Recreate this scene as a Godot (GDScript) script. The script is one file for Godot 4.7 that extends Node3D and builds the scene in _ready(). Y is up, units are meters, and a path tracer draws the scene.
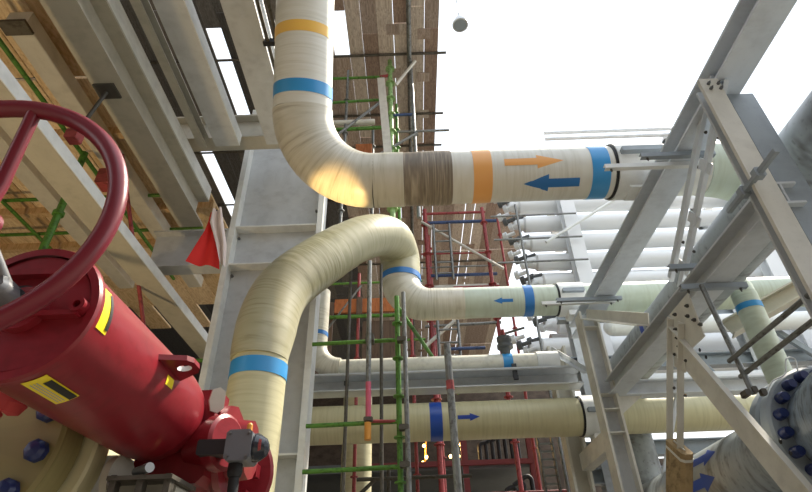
extends Node3D

var M := {}
var taken := {}
var rng := RandomNumberGenerator.new()

# ---------------------------------------------------------------- materials
func grain(w: int, h: int, seed_: int, cols: Array, fx: float, fy: float, spots := 0.0) -> ImageTexture:
	# two-octave streaked noise mapped on a colour ramp; fx, fy = cells across
	var n := FastNoiseLite.new(); n.seed = seed_; n.noise_type = FastNoiseLite.TYPE_SIMPLEX; n.fractal_octaves = 3; n.frequency = 1.0
	var g := Gradient.new()
	var off := PackedFloat32Array(); var cc := PackedColorArray()
	for i in cols.size():
		off.append(float(i) / float(cols.size() - 1)); cc.append(cols[i])
	g.offsets = off; g.colors = cc
	var im := Image.create(w, h, false, Image.FORMAT_RGB8)
	for y in h:
		for x in w:
			var ax := TAU * float(x) / w
			var ay := TAU * float(y) / h
			# wraps on both axes: circle in x, circle in y
			var v := n.get_noise_3d(cos(ax) * fx / TAU, sin(ax) * fx / TAU, sin(ay) * fy / TAU + 7.0 * cos(ay) * fy / TAU / 7.0 * 1.37)
			v += 0.5 * n.get_noise_3d(cos(ax) * fx * 3.1 / TAU + 40.0, sin(ax) * fx * 3.1 / TAU, cos(ay) * fy * 4.3 / TAU + sin(ay) * fy * 3.7 / TAU)
			v = 0.5 + 0.62 * v
			if spots > 0.0 and n.get_noise_2d(x * 0.21 + 300.0, y * 0.21) > 0.62: v -= spots
			im.set_pixel(x, y, g.sample(clampf(v, 0.0, 1.0)))
	return ImageTexture.create_from_image(im)

func mat(called: String, c: Color, rough := 0.6, metal := 0.0, tex: Texture2D = null, uvs := Vector3.ONE, tri := false) -> StandardMaterial3D:
	var m := StandardMaterial3D.new()
	m.resource_name = called; m.albedo_color = c; m.roughness = rough; m.metallic = metal
	if tex:
		m.albedo_texture = tex; m.uv1_scale = uvs
		if tri: m.uv1_triplanar = true; m.uv1_world_triplanar = true
	M[called] = m
	return m

func c8(r: int, g: int, b: int) -> Color: return Color(r / 255.0, g / 255.0, b / 255.0)

func materials() -> void:
	var grp := grain(96, 512, 3, [c8(213, 212, 200), c8(225, 224, 214), c8(231, 231, 224)], 1.6, 34.0)
	var wrap := grain(96, 512, 9, [c8(178, 174, 160), c8(204, 202, 190), c8(212, 210, 201), c8(219, 218, 210)], 2.0, 38.0)
	var joint := grain(96, 256, 21, [c8(112, 105, 94), c8(140, 132, 119), c8(186, 179, 164)], 2.5, 30.0)
	var paint := grain(192, 192, 5, [c8(232, 232, 232), c8(248, 248, 248), c8(255, 255, 255)], 5.0, 5.0, 0.25)
	var wood := grain(128, 512, 11, [c8(206, 182, 146), c8(238, 218, 186), c8(250, 236, 212)], 22.0, 5.0, 0.3)
	var rough_wood := grain(128, 512, 15, [c8(190, 182, 176), c8(224, 219, 214), c8(250, 248, 244)], 18.0, 5.0, 0.2)
	var worn := grain(128, 256, 27, [c8(170, 165, 160), c8(240, 240, 238), c8(255, 255, 255)], 4.0, 14.0, 0.3)
	var con := grain(256, 256, 33, [c8(150, 146, 138), c8(190, 186, 176), c8(210, 206, 198)], 9.0, 9.0)
	mat("grp", c8(248, 249, 250), 0.42, 0.0, grp, Vector3(1, 0.4, 1))
	mat("grp_yellow", c8(226, 221, 188), 0.42, 0.0, grp, Vector3(1, 0.4, 1))
	mat("grp_green", c8(214, 228, 220), 0.42, 0.0, grp, Vector3(1, 0.4, 1))
	mat("grp_wrap", c8(250, 249, 244), 0.36, 0.0, wrap, Vector3(1, 0.5, 1))
	mat("grp_wrap_olive", c8(212, 209, 182), 0.36, 0.0, wrap, Vector3(1, 0.5, 1))
	mat("grp_joint", c8(245, 240, 235), 0.5, 0.0, joint, Vector3(1, 0.9, 1))
	mat("white_pipe", c8(222, 221, 208), 0.4, 0.0, paint, Vector3(1, 1, 1))
	mat("far_white", c8(226, 229, 231), 0.5)
	mat("steel", c8(198, 203, 207), 0.5, 0.0, paint, Vector3.ONE * 0.5, true)
	mat("steel_veiled", c8(216, 224, 232), 0.45, 0.0, paint, Vector3.ONE * 0.5, true)  # lighter copy of the steel, bright haze painted into the colour
	mat("steel_cream", c8(214, 212, 202), 0.5, 0.0, paint, Vector3.ONE * 0.5, true)
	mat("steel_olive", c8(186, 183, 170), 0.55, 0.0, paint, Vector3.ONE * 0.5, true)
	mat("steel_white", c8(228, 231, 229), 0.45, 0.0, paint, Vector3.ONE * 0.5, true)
	mat("steel_blue", c8(150, 160, 168), 0.5, 0.0, paint, Vector3.ONE * 0.5, true)
	mat("steel_dark", c8(92, 96, 98), 0.6, 0.0, paint, Vector3.ONE * 0.5, true)
	mat("grey_pipe", c8(160, 169, 175), 0.4, 0.0, worn, Vector3(1, 0.3, 1))
	mat("galvanised", c8(140, 143, 142), 0.42, 0.55, worn, Vector3(1, 0.6, 1))
	mat("galv_dark", c8(96, 92, 84), 0.55, 0.3, worn, Vector3(1, 0.6, 1))
	mat("green", c8(88, 142, 52), 0.5, 0.0, worn, Vector3(1, 0.7, 1))
	mat("green_pale", c8(150, 188, 122), 0.5, 0.0, worn, Vector3(1, 0.7, 1))
	mat("red_dark", c8(112, 42, 44), 0.6)
	mat("red_tube", c8(168, 72, 74), 0.55, 0.0, worn, Vector3(1, 0.7, 1))
	mat("pink_tape", c8(206, 96, 122), 0.55)
	mat("orange_tape", c8(214, 148, 62), 0.5)
	mat("blue_tube", c8(60, 84, 132), 0.5, 0.0, worn, Vector3(1, 0.7, 1))
	mat("black", c8(34, 35, 38), 0.5)
	mat("rubber", c8(22, 23, 26), 0.6)
	mat("blue_band", c8(58, 150, 214), 0.35)
	mat("blue_dark_band", c8(34, 78, 172), 0.35)
	mat("blue_print", c8(44, 116, 186), 0.45)
	mat("blue_print_dark", c8(40, 72, 165), 0.45)
	mat("orange_band", c8(240, 176, 104), 0.4)
	mat("yellow_band", c8(238, 192, 92), 0.4)
	mat("red_paint", c8(128, 27, 38), 0.33, 0.0, grain(192, 192, 41, [c8(225, 205, 205), c8(250, 246, 246), c8(255, 255, 255)], 5.0, 5.0), Vector3.ONE * 1.6, true)
	mat("wheel_red", c8(112, 28, 42), 0.34)
	mat("shaded_laminate", c8(170, 160, 112), 0.5, 0.0, wrap, Vector3(1, 0.5, 1))  # darker tone paints the shade on the flange face
	mat("olive_joint", c8(250, 250, 246), 0.38, 0.0, grain(96, 256, 61, [c8(138, 134, 104), c8(170, 166, 136), c8(196, 192, 166)], 3.0, 26.0), Vector3(1, 0.7, 1))
	mat("yellow_sticker", c8(236, 214, 36), 0.45)
	mat("black_print", c8(28, 28, 24), 0.5)
	mat("bolt_blue", c8(28, 42, 92), 0.35)
	mat("bolt_steel", c8(120, 122, 124), 0.4, 0.6)
	mat("bolt_dark", c8(84, 82, 78), 0.55, 0.3)
	mat("switch_grey", c8(104, 108, 114), 0.4)
	mat("dome", c8(44, 48, 56), 0.12)
	mat("flag_red", c8(222, 48, 44), 0.8)
	mat("rag_red", c8(176, 62, 62), 0.85)
	mat("flag_white", c8(226, 212, 208), 0.8)
	mat("plastic_film", c8(132, 146, 160), 0.18, 0.0, worn, Vector3(2, 1.0, 1))
	mat("cardboard", c8(214, 188, 146), 0.85, 0.0, con, Vector3.ONE * 0.8, true)
	for i in 4:
		mat("ply%d" % i, [c8(252, 246, 236), c8(236, 226, 208), c8(255, 250, 242), c8(224, 208, 186)][i], 0.8, 0.0, wood, Vector3(0.9, 0.35, 0.9), true)
		(M["ply%d" % i] as StandardMaterial3D).uv1_offset = Vector3(0.31 * i, 0.17 * i, 0.53 * i)
		mat("plank%d" % i, [c8(178, 164, 156), c8(196, 182, 172), c8(214, 204, 194), c8(166, 146, 134)][i], 0.85, 0.0, rough_wood, Vector3(1.1, 0.4, 1.1), true)
		(M["plank%d" % i] as StandardMaterial3D).uv1_offset = Vector3(0.27 * i, 0.11 * i, 0.43 * i)
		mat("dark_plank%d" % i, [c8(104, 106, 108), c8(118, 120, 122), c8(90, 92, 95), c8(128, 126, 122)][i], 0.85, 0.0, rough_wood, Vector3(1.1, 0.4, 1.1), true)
	mat("board_orange", c8(186, 122, 84), 0.8, 0.0, wood, Vector3(1, 0.4, 1), true)
	mat("board_brown", c8(112, 94, 82), 0.85, 0.0, rough_wood, Vector3(1, 0.4, 1), true)
	mat("concrete", c8(168, 164, 158), 0.9, 0.0, con, Vector3.ONE * 0.25, true)
	mat("back_wall", c8(104, 92, 84), 0.9, 0.0, con, Vector3.ONE * 0.2, true)
	mat("lamp_body", c8(196, 200, 202), 0.35, 0.3)
	var lg := mat("lamp_glow", c8(255, 226, 170), 0.4)
	lg.emission_enabled = true; lg.emission = c8(255, 206, 130); lg.emission_energy_multiplier = 6.0

# ---------------------------------------------------------------- mesh code
func tri(st: SurfaceTool, p: Array, n: Array, uv: Array) -> void:
	var ord := [0, 1, 2]
	if (p[1] - p[0]).cross(p[2] - p[0]).dot(n[0] + n[1] + n[2]) > 0.0: ord = [0, 2, 1]
	for k in ord:
		st.set_normal(n[k]); st.set_uv(uv[k]); st.add_vertex(p[k])

func quad(st: SurfaceTool, p: Array, n: Array, uv: Array) -> void:
	tri(st, [p[0], p[1], p[2]], [n[0], n[1], n[2]], [uv[0], uv[1], uv[2]])
	tri(st, [p[0], p[2], p[3]], [n[0], n[2], n[3]], [uv[0], uv[2], uv[3]])

func begin() -> SurfaceTool:
	var st := SurfaceTool.new(); st.begin(Mesh.PRIMITIVE_TRIANGLES); return st

func perp(t: Vector3) -> Vector3:
	var u := Vector3.UP if absf(t.y) < 0.9 else Vector3.BACK
	return t.cross(u).normalized()

func add_tube(st: SurfaceTool, path: PackedVector3Array, radii: Array, seg := 20, caps := true) -> void:
	var n := path.size()
	var rows := []; var s := 0.0
	var t0 := (path[1] - path[0]).normalized()
	var u := perp(t0)
	for i in n:
		var t := (path[mini(i + 1, n - 1)] - path[maxi(i - 1, 0)]).normalized()
		u = (u - t * u.dot(t)).normalized()
		var v := t.cross(u)
		if i > 0: s += path[i].distance_to(path[i - 1])
		var r: float = radii[i] if radii.size() > 1 else radii[0]
		var row := []
		for k in seg + 1:
			var a := TAU * k / seg
			var d := u * cos(a) + v * sin(a)
			row.append([path[i] + d * r, d, Vector2(float(k) / seg, s)])
		rows.append(row)
		if caps and (i == 0 or i == n - 1):
			var nn := -t if i == 0 else t
			for k in seg:
				tri(st, [path[i], row[k][0], row[k + 1][0]], [nn, nn, nn], [Vector2.ZERO, Vector2(cos(TAU * k / seg), sin(TAU * k / seg)) * r, Vector2(cos(TAU * (k + 1) / seg), sin(TAU * (k + 1) / seg)) * r])
	for i in n - 1:
		for k in seg:
			var a: Array = rows[i][k]; var b: Array = rows[i][k + 1]; var c: Array = rows[i + 1][k + 1]; var d: Array = rows[i + 1][k]
			quad(st, [a[0], b[0], c[0], d[0]], [a[1], b[1], c[1], d[1]], [a[2], b[2], c[2], d[2]])

func tube(path: Array, r, seg := 20, caps := true) -> ArrayMesh:
	var st := begin()
	add_tube(st, PackedVector3Array(path), r if r is Array else [r], seg, caps)
	return st.commit()

func rod(a: Vector3, b: Vector3, r: float, seg := 12) -> ArrayMesh: return tube([a, b], r, seg)

# lathe round the axis a + d * s; prof = [[s, r], ...], flat rings between
func lathe(a: Vector3, d: Vector3, prof: Array, seg := 28) -> ArrayMesh:
	var st := begin()
	d = d.normalized()
	var u := perp(d); var v := d.cross(u)
	for i in prof.size() - 1:
		var s0: float = prof[i][0]; var r0: float = prof[i][1]; var s1: float = prof[i + 1][0]; var r1: float = prof[i + 1][1]
		var sl := Vector2(r0 - r1, s1 - s0)
		if sl.length() < 1e-7: continue
		sl = sl.normalized()
		for k in seg:
			var e0 := u * cos(TAU * k / seg) + v * sin(TAU * k / seg)
			var e1 := u * cos(TAU * (k + 1) / seg) + v * sin(TAU * (k + 1) / seg)
			var n0 := (e0 * sl.y + d * sl.x).normalized(); var n1 := (e1 * sl.y + d * sl.x).normalized()
			var p := [a + d * s0 + e0 * r0, a + d * s0 + e1 * r0, a + d * s1 + e1 * r1, a + d * s1 + e0 * r1]
			var uv := [Vector2(float(k) / seg, s0), Vector2(float(k + 1) / seg, s0), Vector2(float(k + 1) / seg, s1), Vector2(float(k) / seg, s1)]
			if r0 < 1e-6: tri(st, [p[0], p[2], p[3]], [n0, n1, n0], [uv[0], uv[2], uv[3]])
			elif r1 < 1e-6: tri(st, [p[0], p[1], p[2]], [n0, n1, n0], [uv[0], uv[1], uv[2]])
			else: quad(st, p, [n0, n1, n1, n0], uv)
	return st.commit()

# profile polygon (x along side, y along up) extruded from a to b
func add_extr(st: SurfaceTool, prof: PackedVector2Array, a: Vector3, b: Vector3, up := Vector3.UP) -> void:
	var t := (b - a).normalized()
	var side := t.cross(up).normalized()
	var v := side.cross(t).normalized()
	var L := a.distance_to(b)
	var cen := Vector2.ZERO
	var area := 0.0
	for i in prof.size():
		var p := prof[i]; var q := prof[(i + 1) % prof.size()]
		area += p.cross(q)
	for i in prof.size():
		var p := prof[i]; var q := prof[(i + 1) % prof.size()]
		var e := (q - p).normalized()
		var n2 := Vector2(e.y, -e.x) if area > 0.0 else Vector2(-e.y, e.x)
		var n := side * n2.x + v * n2.y
		var P := a + side * p.x + v * p.y; var Q := a + side * q.x + v * q.y
		var w := p.distance_to(q)
		quad(st, [P, Q, Q + t * L, P + t * L], [n, n, n, n], [Vector2(0, 0), Vector2(w, 0), Vector2(w, L), Vector2(0, L)])
	var idx := Geometry2D.triangulate_polygon(prof)
	for k in range(0, idx.size(), 3):
		var pp := []; var qq := []; var uu := []
		for j in 3:
			var c := prof[idx[k + j]]
			pp.append(a + side * c.x + v * c.y); qq.append(b + side * c.x + v * c.y); uu.append(c)
		tri(st, pp, [-t, -t, -t], uu); tri(st, qq, [t, t, t], uu)

func extr(prof: PackedVector2Array, a: Vector3, b: Vector3, up := Vector3.UP) -> ArrayMesh:
	var st := begin(); add_extr(st, prof, a, b, up); return st.commit()

func rect(w: float, h: float, c := 0.0) -> PackedVector2Array:
	var x := w / 2; var y := h / 2
	if c <= 0.0: return PackedVector2Array([Vector2(-x, -y), Vector2(x, -y), Vector2(x, y), Vector2(-x, y)])
	return PackedVector2Array([Vector2(-x + c, -y), Vector2(x - c, -y), Vector2(x, -y + c), Vector2(x, y - c), Vector2(x - c, y), Vector2(-x + c, y), Vector2(-x, y - c), Vector2(-x, -y + c)])

func hprof(w: float, h: float, tf: float, tw: float) -> PackedVector2Array:
	var x := w / 2; var y := h / 2; var q := tw / 2
	return PackedVector2Array([Vector2(-x, -y), Vector2(x, -y), Vector2(x, -y + tf), Vector2(q, -y + tf), Vector2(q, y - tf), Vector2(x, y - tf), Vector2(x, y), Vector2(-x, y), Vector2(-x, y - tf), Vector2(-q, y - tf), Vector2(-q, -y + tf), Vector2(-x, -y + tf)])

func uprof(w: float, h: float, t: float) -> PackedVector2Array:   # channel open to +x
	var x := w / 2; var y := h / 2
	return PackedVector2Array([Vector2(-x, -y), Vector2(x, -y), Vector2(x, -y + t), Vector2(-x + t, -y + t), Vector2(-x + t, y - t), Vector2(x, y - t), Vector2(x, y), Vector2(-x, y)])

func lprof(w: float, h: float, t: float) -> PackedVector2Array:
	return PackedVector2Array([Vector2(0, 0), Vector2(w, 0), Vector2(w, t), Vector2(t, t), Vector2(t, h), Vector2(0, h)])

func boxm(lo: Vector3, hi: Vector3, c := 0.0) -> ArrayMesh:
	var m := (lo + hi) / 2
	return extr(rect(hi.x - lo.x, hi.y - lo.y, c), Vector3(m.x, m.y, hi.z), Vector3(m.x, m.y, lo.z))

# a thin shell laid on a round surface: rows along the axis, each [s, angle from, angle to] in radians
func shell(a: Vector3, d: Vector3, zero: Vector3, r: float, rows: Array, th := 0.003) -> ArrayMesh:
	var st := begin()
	d = d.normalized()
	var u := zero.normalized(); var v := d.cross(u)
	var at := func(s: float, an: float, rr: float) -> Vector3: return a + d * s + (u * cos(an) + v * sin(an)) * rr
	var m := 8
	for i in rows.size() - 1:
		if is_equal_approx(rows[i][0], rows[i + 1][0]): continue
		for k in m:
			var f0 := float(k) / m; var f1 := float(k + 1) / m
			var a0 := lerpf(rows[i][1], rows[i][2], f0); var a1 := lerpf(rows[i][1], rows[i][2], f1)
			var b0 := lerpf(rows[i + 1][1], rows[i + 1][2], f0); var b1 := lerpf(rows[i + 1][1], rows[i + 1][2], f1)
			var p := [at.call(rows[i][0], a0, r + th), at.call(rows[i][0], a1, r + th), at.call(rows[i + 1][0], b1, r + th), at.call(rows[i + 1][0], b0, r + th)]
			var n := []
			for an in [a0, a1, b1, b0]: n.append(u * cos(an) + v * sin(an))
			if p[0].distance_to(p[1]) < 1e-6: tri(st, [p[0], p[2], p[3]], [n[0], n[2], n[3]], [Vector2.ZERO, Vector2.ONE, Vector2.RIGHT])
			elif p[2].distance_to(p[3]) < 1e-6: tri(st, [p[0], p[1], p[2]], [n[0], n[1], n[2]], [Vector2.ZERO, Vector2.ONE, Vector2.RIGHT])
			else: quad(st, p, n, [Vector2(f0, 0), Vector2(f1, 0), Vector2(f1, 1), Vector2(f0, 1)])
	return st.commit()

func fillet(pts: Array, rs: Array, n := 14) -> Array:
	var out := [pts[0]]
	for i in range(1, pts.size() - 1):
		var p: Vector3 = pts[i]; var r: float = rs[i - 1]
		var a: Vector3 = (pts[i - 1] - p).normalized(); var b: Vector3 = (pts[i + 1] - p).normalized()
		var ang := a.angle_to(b)
		var c: Vector3 = p + (a + b).normalized() * r / sin(ang / 2)
		var s: Vector3 = p + a * r / tan(ang / 2) - c; var e: Vector3 = p + b * r / tan(ang / 2) - c
		for k in n + 1: out.append(c + s.slerp(e, float(k) / n))
	out.append(pts[-1])
	return out

func spline(p: Array, n := 8) -> Array:
	var q := [2 * p[0] - p[1]] + p + [2 * p[-1] - p[-2]]
	var out := []
	for i in range(1, q.size() - 2):
		for k in n: out.append((q[i] as Vector3).cubic_interpolate(q[i + 1], q[i - 1], q[i + 2], float(k) / n))
	out.append(p[-1])
	return out

# ---------------------------------------------------------------- scene code
func numbered(n: String) -> String:
	if not taken.has(n): taken[n] = 0; return n
	taken[n] += 1
	return "%s_%03d" % [n, taken[n]]

func thing(called: String, label: String, category: String, at: Vector3, group := "") -> Node3D:
	var o := Node3D.new(); o.name = numbered(called); add_child(o); o.position = at
	o.set_meta("label", label); o.set_meta("category", category)
	if group: o.set_meta("group", group)
	return o

func part(parent: Node3D, called: String, mesh: Mesh, m: String, label := "") -> MeshInstance3D:
	var o := MeshInstance3D.new(); o.name = called; o.mesh = mesh; o.material_override = M[m]
	parent.add_child(o, true)
	# meshes are written in the place's own coordinates
	var p: Node3D = parent; var off := Vector3.ZERO
	while p != self:
		off += p.position; p = p.get_parent()
	o.position = -off
	if label: o.set_meta("label", label)
	return o

func single(called: String, label: String, category: String, mesh: Mesh, m: String, group := "") -> MeshInstance3D:
	var o := part(self, numbered(called), mesh, m)
	o.set_meta("label", label); o.set_meta("category", category)
	if group: o.set_meta("group", group)
	return o

func structure(called: String, mesh: Mesh, m: String, label: String) -> MeshInstance3D:
	var o := part(self, called, mesh, m)
	o.set_meta("kind", "structure"); o.set_meta("label", label)
	return o

func V(x: float, y: float, z: float) -> Vector3: return Vector3(x, y, z)

func bolt_at(parent: Node3D, p: Vector3, d: Vector3, r: float, m: String, h := 0.02) -> void:
	part(parent, "bolt", lathe(p, d, [[0.0, r], [h, r], [h, r * 0.55], [h * 1.7, r * 0.5], [h * 1.7, 0.0]], 6), m)

# arrow lying on a pipe that runs along x: body and head, measured along x; lat = angle above the z axis
func arrow_x(parent: Node3D, y: float, z: float, r: float, x0: float, x1: float, lat: float, half: float, m: String) -> void:
	# tip at x1; head takes 40 % of the length; angle runs from +z (0) towards +y
	var h := x0 + (x1 - x0) * 0.55
	var ang := deg_to_rad(lat); var w := half / r
	# shell() turns from zero towards d x zero: with d = +x and zero = +z that is -y, so angles are negated
	var rows := [[x0, -ang - w * 0.5, -ang + w * 0.5], [h, -ang - w * 0.5, -ang + w * 0.5], [h, -ang - w, -ang + w], [x1, -ang, -ang]]
	part(parent, "flow_arrow", shell(V(0, y, z), Vector3.RIGHT, Vector3.BACK, r, rows), m)

func _ready() -> void:
	rng.seed = 7
	# ---- camera
	var cam := Camera3D.new(); cam.name = "camera"
	cam.fov = 49.71; cam.near = 0.05; cam.far = 300.0
	cam.transform = Transform3D(Basis(Vector3.RIGHT, deg_to_rad(34.7)) * Basis(Vector3.BACK, deg_to_rad(-2.0)), V(0, 1.6, 0))
	add_child(cam); cam.current = true
	# ---- sky, exposure
	var env := Environment.new()
	var sky := Sky.new(); var sm := ProceduralSkyMaterial.new()
	sm.sky_top_color = c8(232, 240, 250); sm.sky_horizon_color = c8(250, 251, 252); sm.sky_curve = 0.3
	sm.ground_bottom_color = c8(150, 145, 138); sm.ground_horizon_color = c8(200, 198, 194)
	sm.sky_energy_multiplier = 1.0; sm.sun_angle_max = 1.0
	sky.sky_material = sm
	env.background_mode = Environment.BG_SKY; env.sky = sky
	env.background_energy_multiplier = 1.45
	env.tonemap_mode = Environment.TONE_MAPPER_LINEAR; env.tonemap_exposure = 1.38
	env.sdfgi_enabled = true; env.ssao_enabled = true; env.ssil_enabled = true
	var we := WorldEnvironment.new(); we.name = "environment"; we.environment = env; add_child(we)
	# ---- sun, high on the right behind the pipe rack, through thin haze
	var sun := DirectionalLight3D.new(); sun.name = "sun"
	sun.light_color = c8(255, 244, 226); sun.light_energy = 2.2; sun.light_angular_distance = 3.0; sun.shadow_enabled = true
	sun.sky_mode = DirectionalLight3D.SKY_MODE_LIGHT_ONLY
	sun.transform = Transform3D(Basis.looking_at(V(-0.62, -1.0, 0.42).normalized()), V(10, 20, -10)); add_child(sun)

	materials()
	setting()
	left_steel()
	left_deck()
	roof_deck()
	main_pipes()
	right_frame()
	right_pipes()
	actuator()
	scaffolds()
	white_stack()
	far_structure()
	small_things()

# ---------------------------------------------------------------- setting
func setting() -> void:
	structure("floor", boxm(V(-40, -0.3, -60), V(40, 0, 30)), "concrete", "pale concrete ground of the plant")
	structure("wall_back", boxm(V(-30, 0, -28.4), V(8.2, 12.6, -28.0)), "back_wall", "dark brown wall far behind the scaffolds")
	structure("wall_low", boxm(V(8.2, 0, -28.4), V(18, 7.6, -28.0)), "back_wall", "low dark wall far behind the pipe rack")
	structure("added_wall_rear", boxm(V(-13.4, 0, 8.0), V(16, 11.0, 8.4)), "back_wall", "unseen dark wall added behind the viewer to cut skylight")  # out of view, added to hold back skylight from behind
	structure("wall_left", boxm(V(-13.4, 0, -28), V(-13.0, 12.6, 2)), "back_wall", "dark side wall beyond the timber deck")

# ---------------------------------------------------------------- left steel
func hbeam(t: Node3D, called: String, a: Vector3, b: Vector3, w: float, h: float, m: String, tf := 0.03, tw := 0.02, up := Vector3.UP) -> MeshInstance3D:
	return part(t, called, extr(hprof(w, h, tf, tw), a, b, up), m)

func left_steel() -> void:
	# wide column with its web towards the viewer
	var t := thing("steel_column", "broad light grey steel column behind the striped riser pipe", "column", V(-2.0, 0, -6.7))
	part(t, "flange", boxm(V(-2.725, 0, -6.85), V(-2.64, 9.3, -6.55), 0.006), "steel_white")
	part(t, "flange", boxm(V(-1.375, 0, -6.85), V(-1.29, 9.3, -6.55), 0.006), "steel_white")
	part(t, "web", boxm(V(-2.64, 0, -6.77), V(-1.375, 9.3, -6.74)), "steel")
	for y in [6.62, 5.93, 3.2]:
		part(t, "stiffener", boxm(V(-2.64, y - 0.012, -6.74), V(-1.375, y + 0.012, -6.56)), "steel_white")
	for q in [V(-2.61, 6.51, -6.74), V(-2.61, 5.82, -6.74), V(-1.43, 7.0, -6.74)]: bolt_at(t, q, Vector3.BACK, 0.022, "bolt_steel", 0.03)
	# cross beams of the column
	t = thing("cross_beam", "grey cross beam with red and white flag hanging in front", "beam", V(-3.4, 5.9, -6.7))
	hbeam(t, "beam", V(-2.765, 6.27, -6.7), V(-3.9, 6.27, -6.7), 0.26, 0.66, "steel", 0.03, 0.02)
	part(t, "end_plate", boxm(V(-2.765, 5.94, -6.83), V(-2.725, 6.6, -6.57)), "steel")
	for y in [6.08, 6.28, 6.48]: bolt_at(t, V(-2.765, y, -6.62), Vector3.LEFT, 0.02, "bolt_dark")
	t = thing("cross_beam", "shaded cross beam under the roof, above the column top", "beam", V(-2.5, 7.65, -5.75))
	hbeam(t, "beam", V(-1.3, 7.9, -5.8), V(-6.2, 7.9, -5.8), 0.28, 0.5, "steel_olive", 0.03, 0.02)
	# longitudinal beams running away from the viewer
	t = thing("floor_beam", "slim grey-green beam with bright edge crossing behind the handwheel", "beam", V(-3.63, 5.5, -4))
	part(t, "beam", extr(rect(0.34, 0.15, 0.008), V(-3.63, 5.575, 0.5), V(-3.63, 5.575, -9.2)), "steel_olive")
	part(t, "lit_side_strip", boxm(V(-3.462, 5.5, -9.2), V(-3.452, 5.65, 0.5)), "steel_white", "white strip standing in for the sky-lit side face")  # skylight on the right face painted as a white strip
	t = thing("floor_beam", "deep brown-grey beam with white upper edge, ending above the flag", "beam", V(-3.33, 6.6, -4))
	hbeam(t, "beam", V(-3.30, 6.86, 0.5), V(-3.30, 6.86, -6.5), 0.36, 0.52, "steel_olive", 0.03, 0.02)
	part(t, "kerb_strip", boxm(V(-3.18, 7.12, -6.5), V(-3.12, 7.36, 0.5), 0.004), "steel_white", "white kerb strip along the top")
	part(t, "hanger_plate", boxm(V(-3.46, 6.575, -4.0), V(-3.22, 6.6, -3.8)), "bolt_dark", "small brown hanger plate")
	t = thing("floor_beam", "narrow grey channel beside the white-edged deep beam", "beam", V(-2.85, 7.3, -3))
	part(t, "channel", extr(uprof(0.12, 0.2, 0.012), V(-3.0, 7.55, 0.5), V(-3.0, 7.55, -5.66)), "steel_olive")
	t = thing("floor_beam", "grey beam with pale edge, next to the bright roof gap", "beam", V(-2.63, 7.4, -3))
	hbeam(t, "beam", V(-2.605, 7.51, 0.5), V(-2.605, 7.51, -5.6), 0.35, 0.22, "steel", 0.03, 0.3)
	part(t, "lit_side_strip", boxm(V(-2.432, 7.4, -5.6), V(-2.422, 7.62, 0.5)), "steel_white")  # lit right side of the beam painted as a white strip
	t = thing("floor_beam", "grey beam passing just left of the tall banded riser", "beam", V(-1.83, 7.4, -3))
	hbeam(t, "beam", V(-1.83, 7.6, 0.5), V(-1.83, 7.6, -5.6), 0.38, 0.4, "steel", 0.03, 0.02)
	# thin pipes tied to the last beam
	t = thing("conduit", "thin dark conduit pair beside the tall banded riser", "conduit", V(-1.45, 7.3, -4))
	for x in [-1.60, -1.48]: part(t, "tube", rod(V(x, 7.4, 0.4), V(x, 7.4, -5.0), 0.022), "galv_dark")
	for z in [-4.6, -3.9, -3.2]: part(t, "clamp", boxm(V(-1.66, 7.37, z - 0.03), V(-1.45, 7.45, z + 0.03)), "black")

# ---------------------------------------------------------------- timber
func plank_mesh(w: float, l: float, h := 0.045) -> ArrayMesh:
	return extr(rect(w, h, 0.006), V(0, 0, l / 2), V(0, 0, -l / 2))

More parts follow.
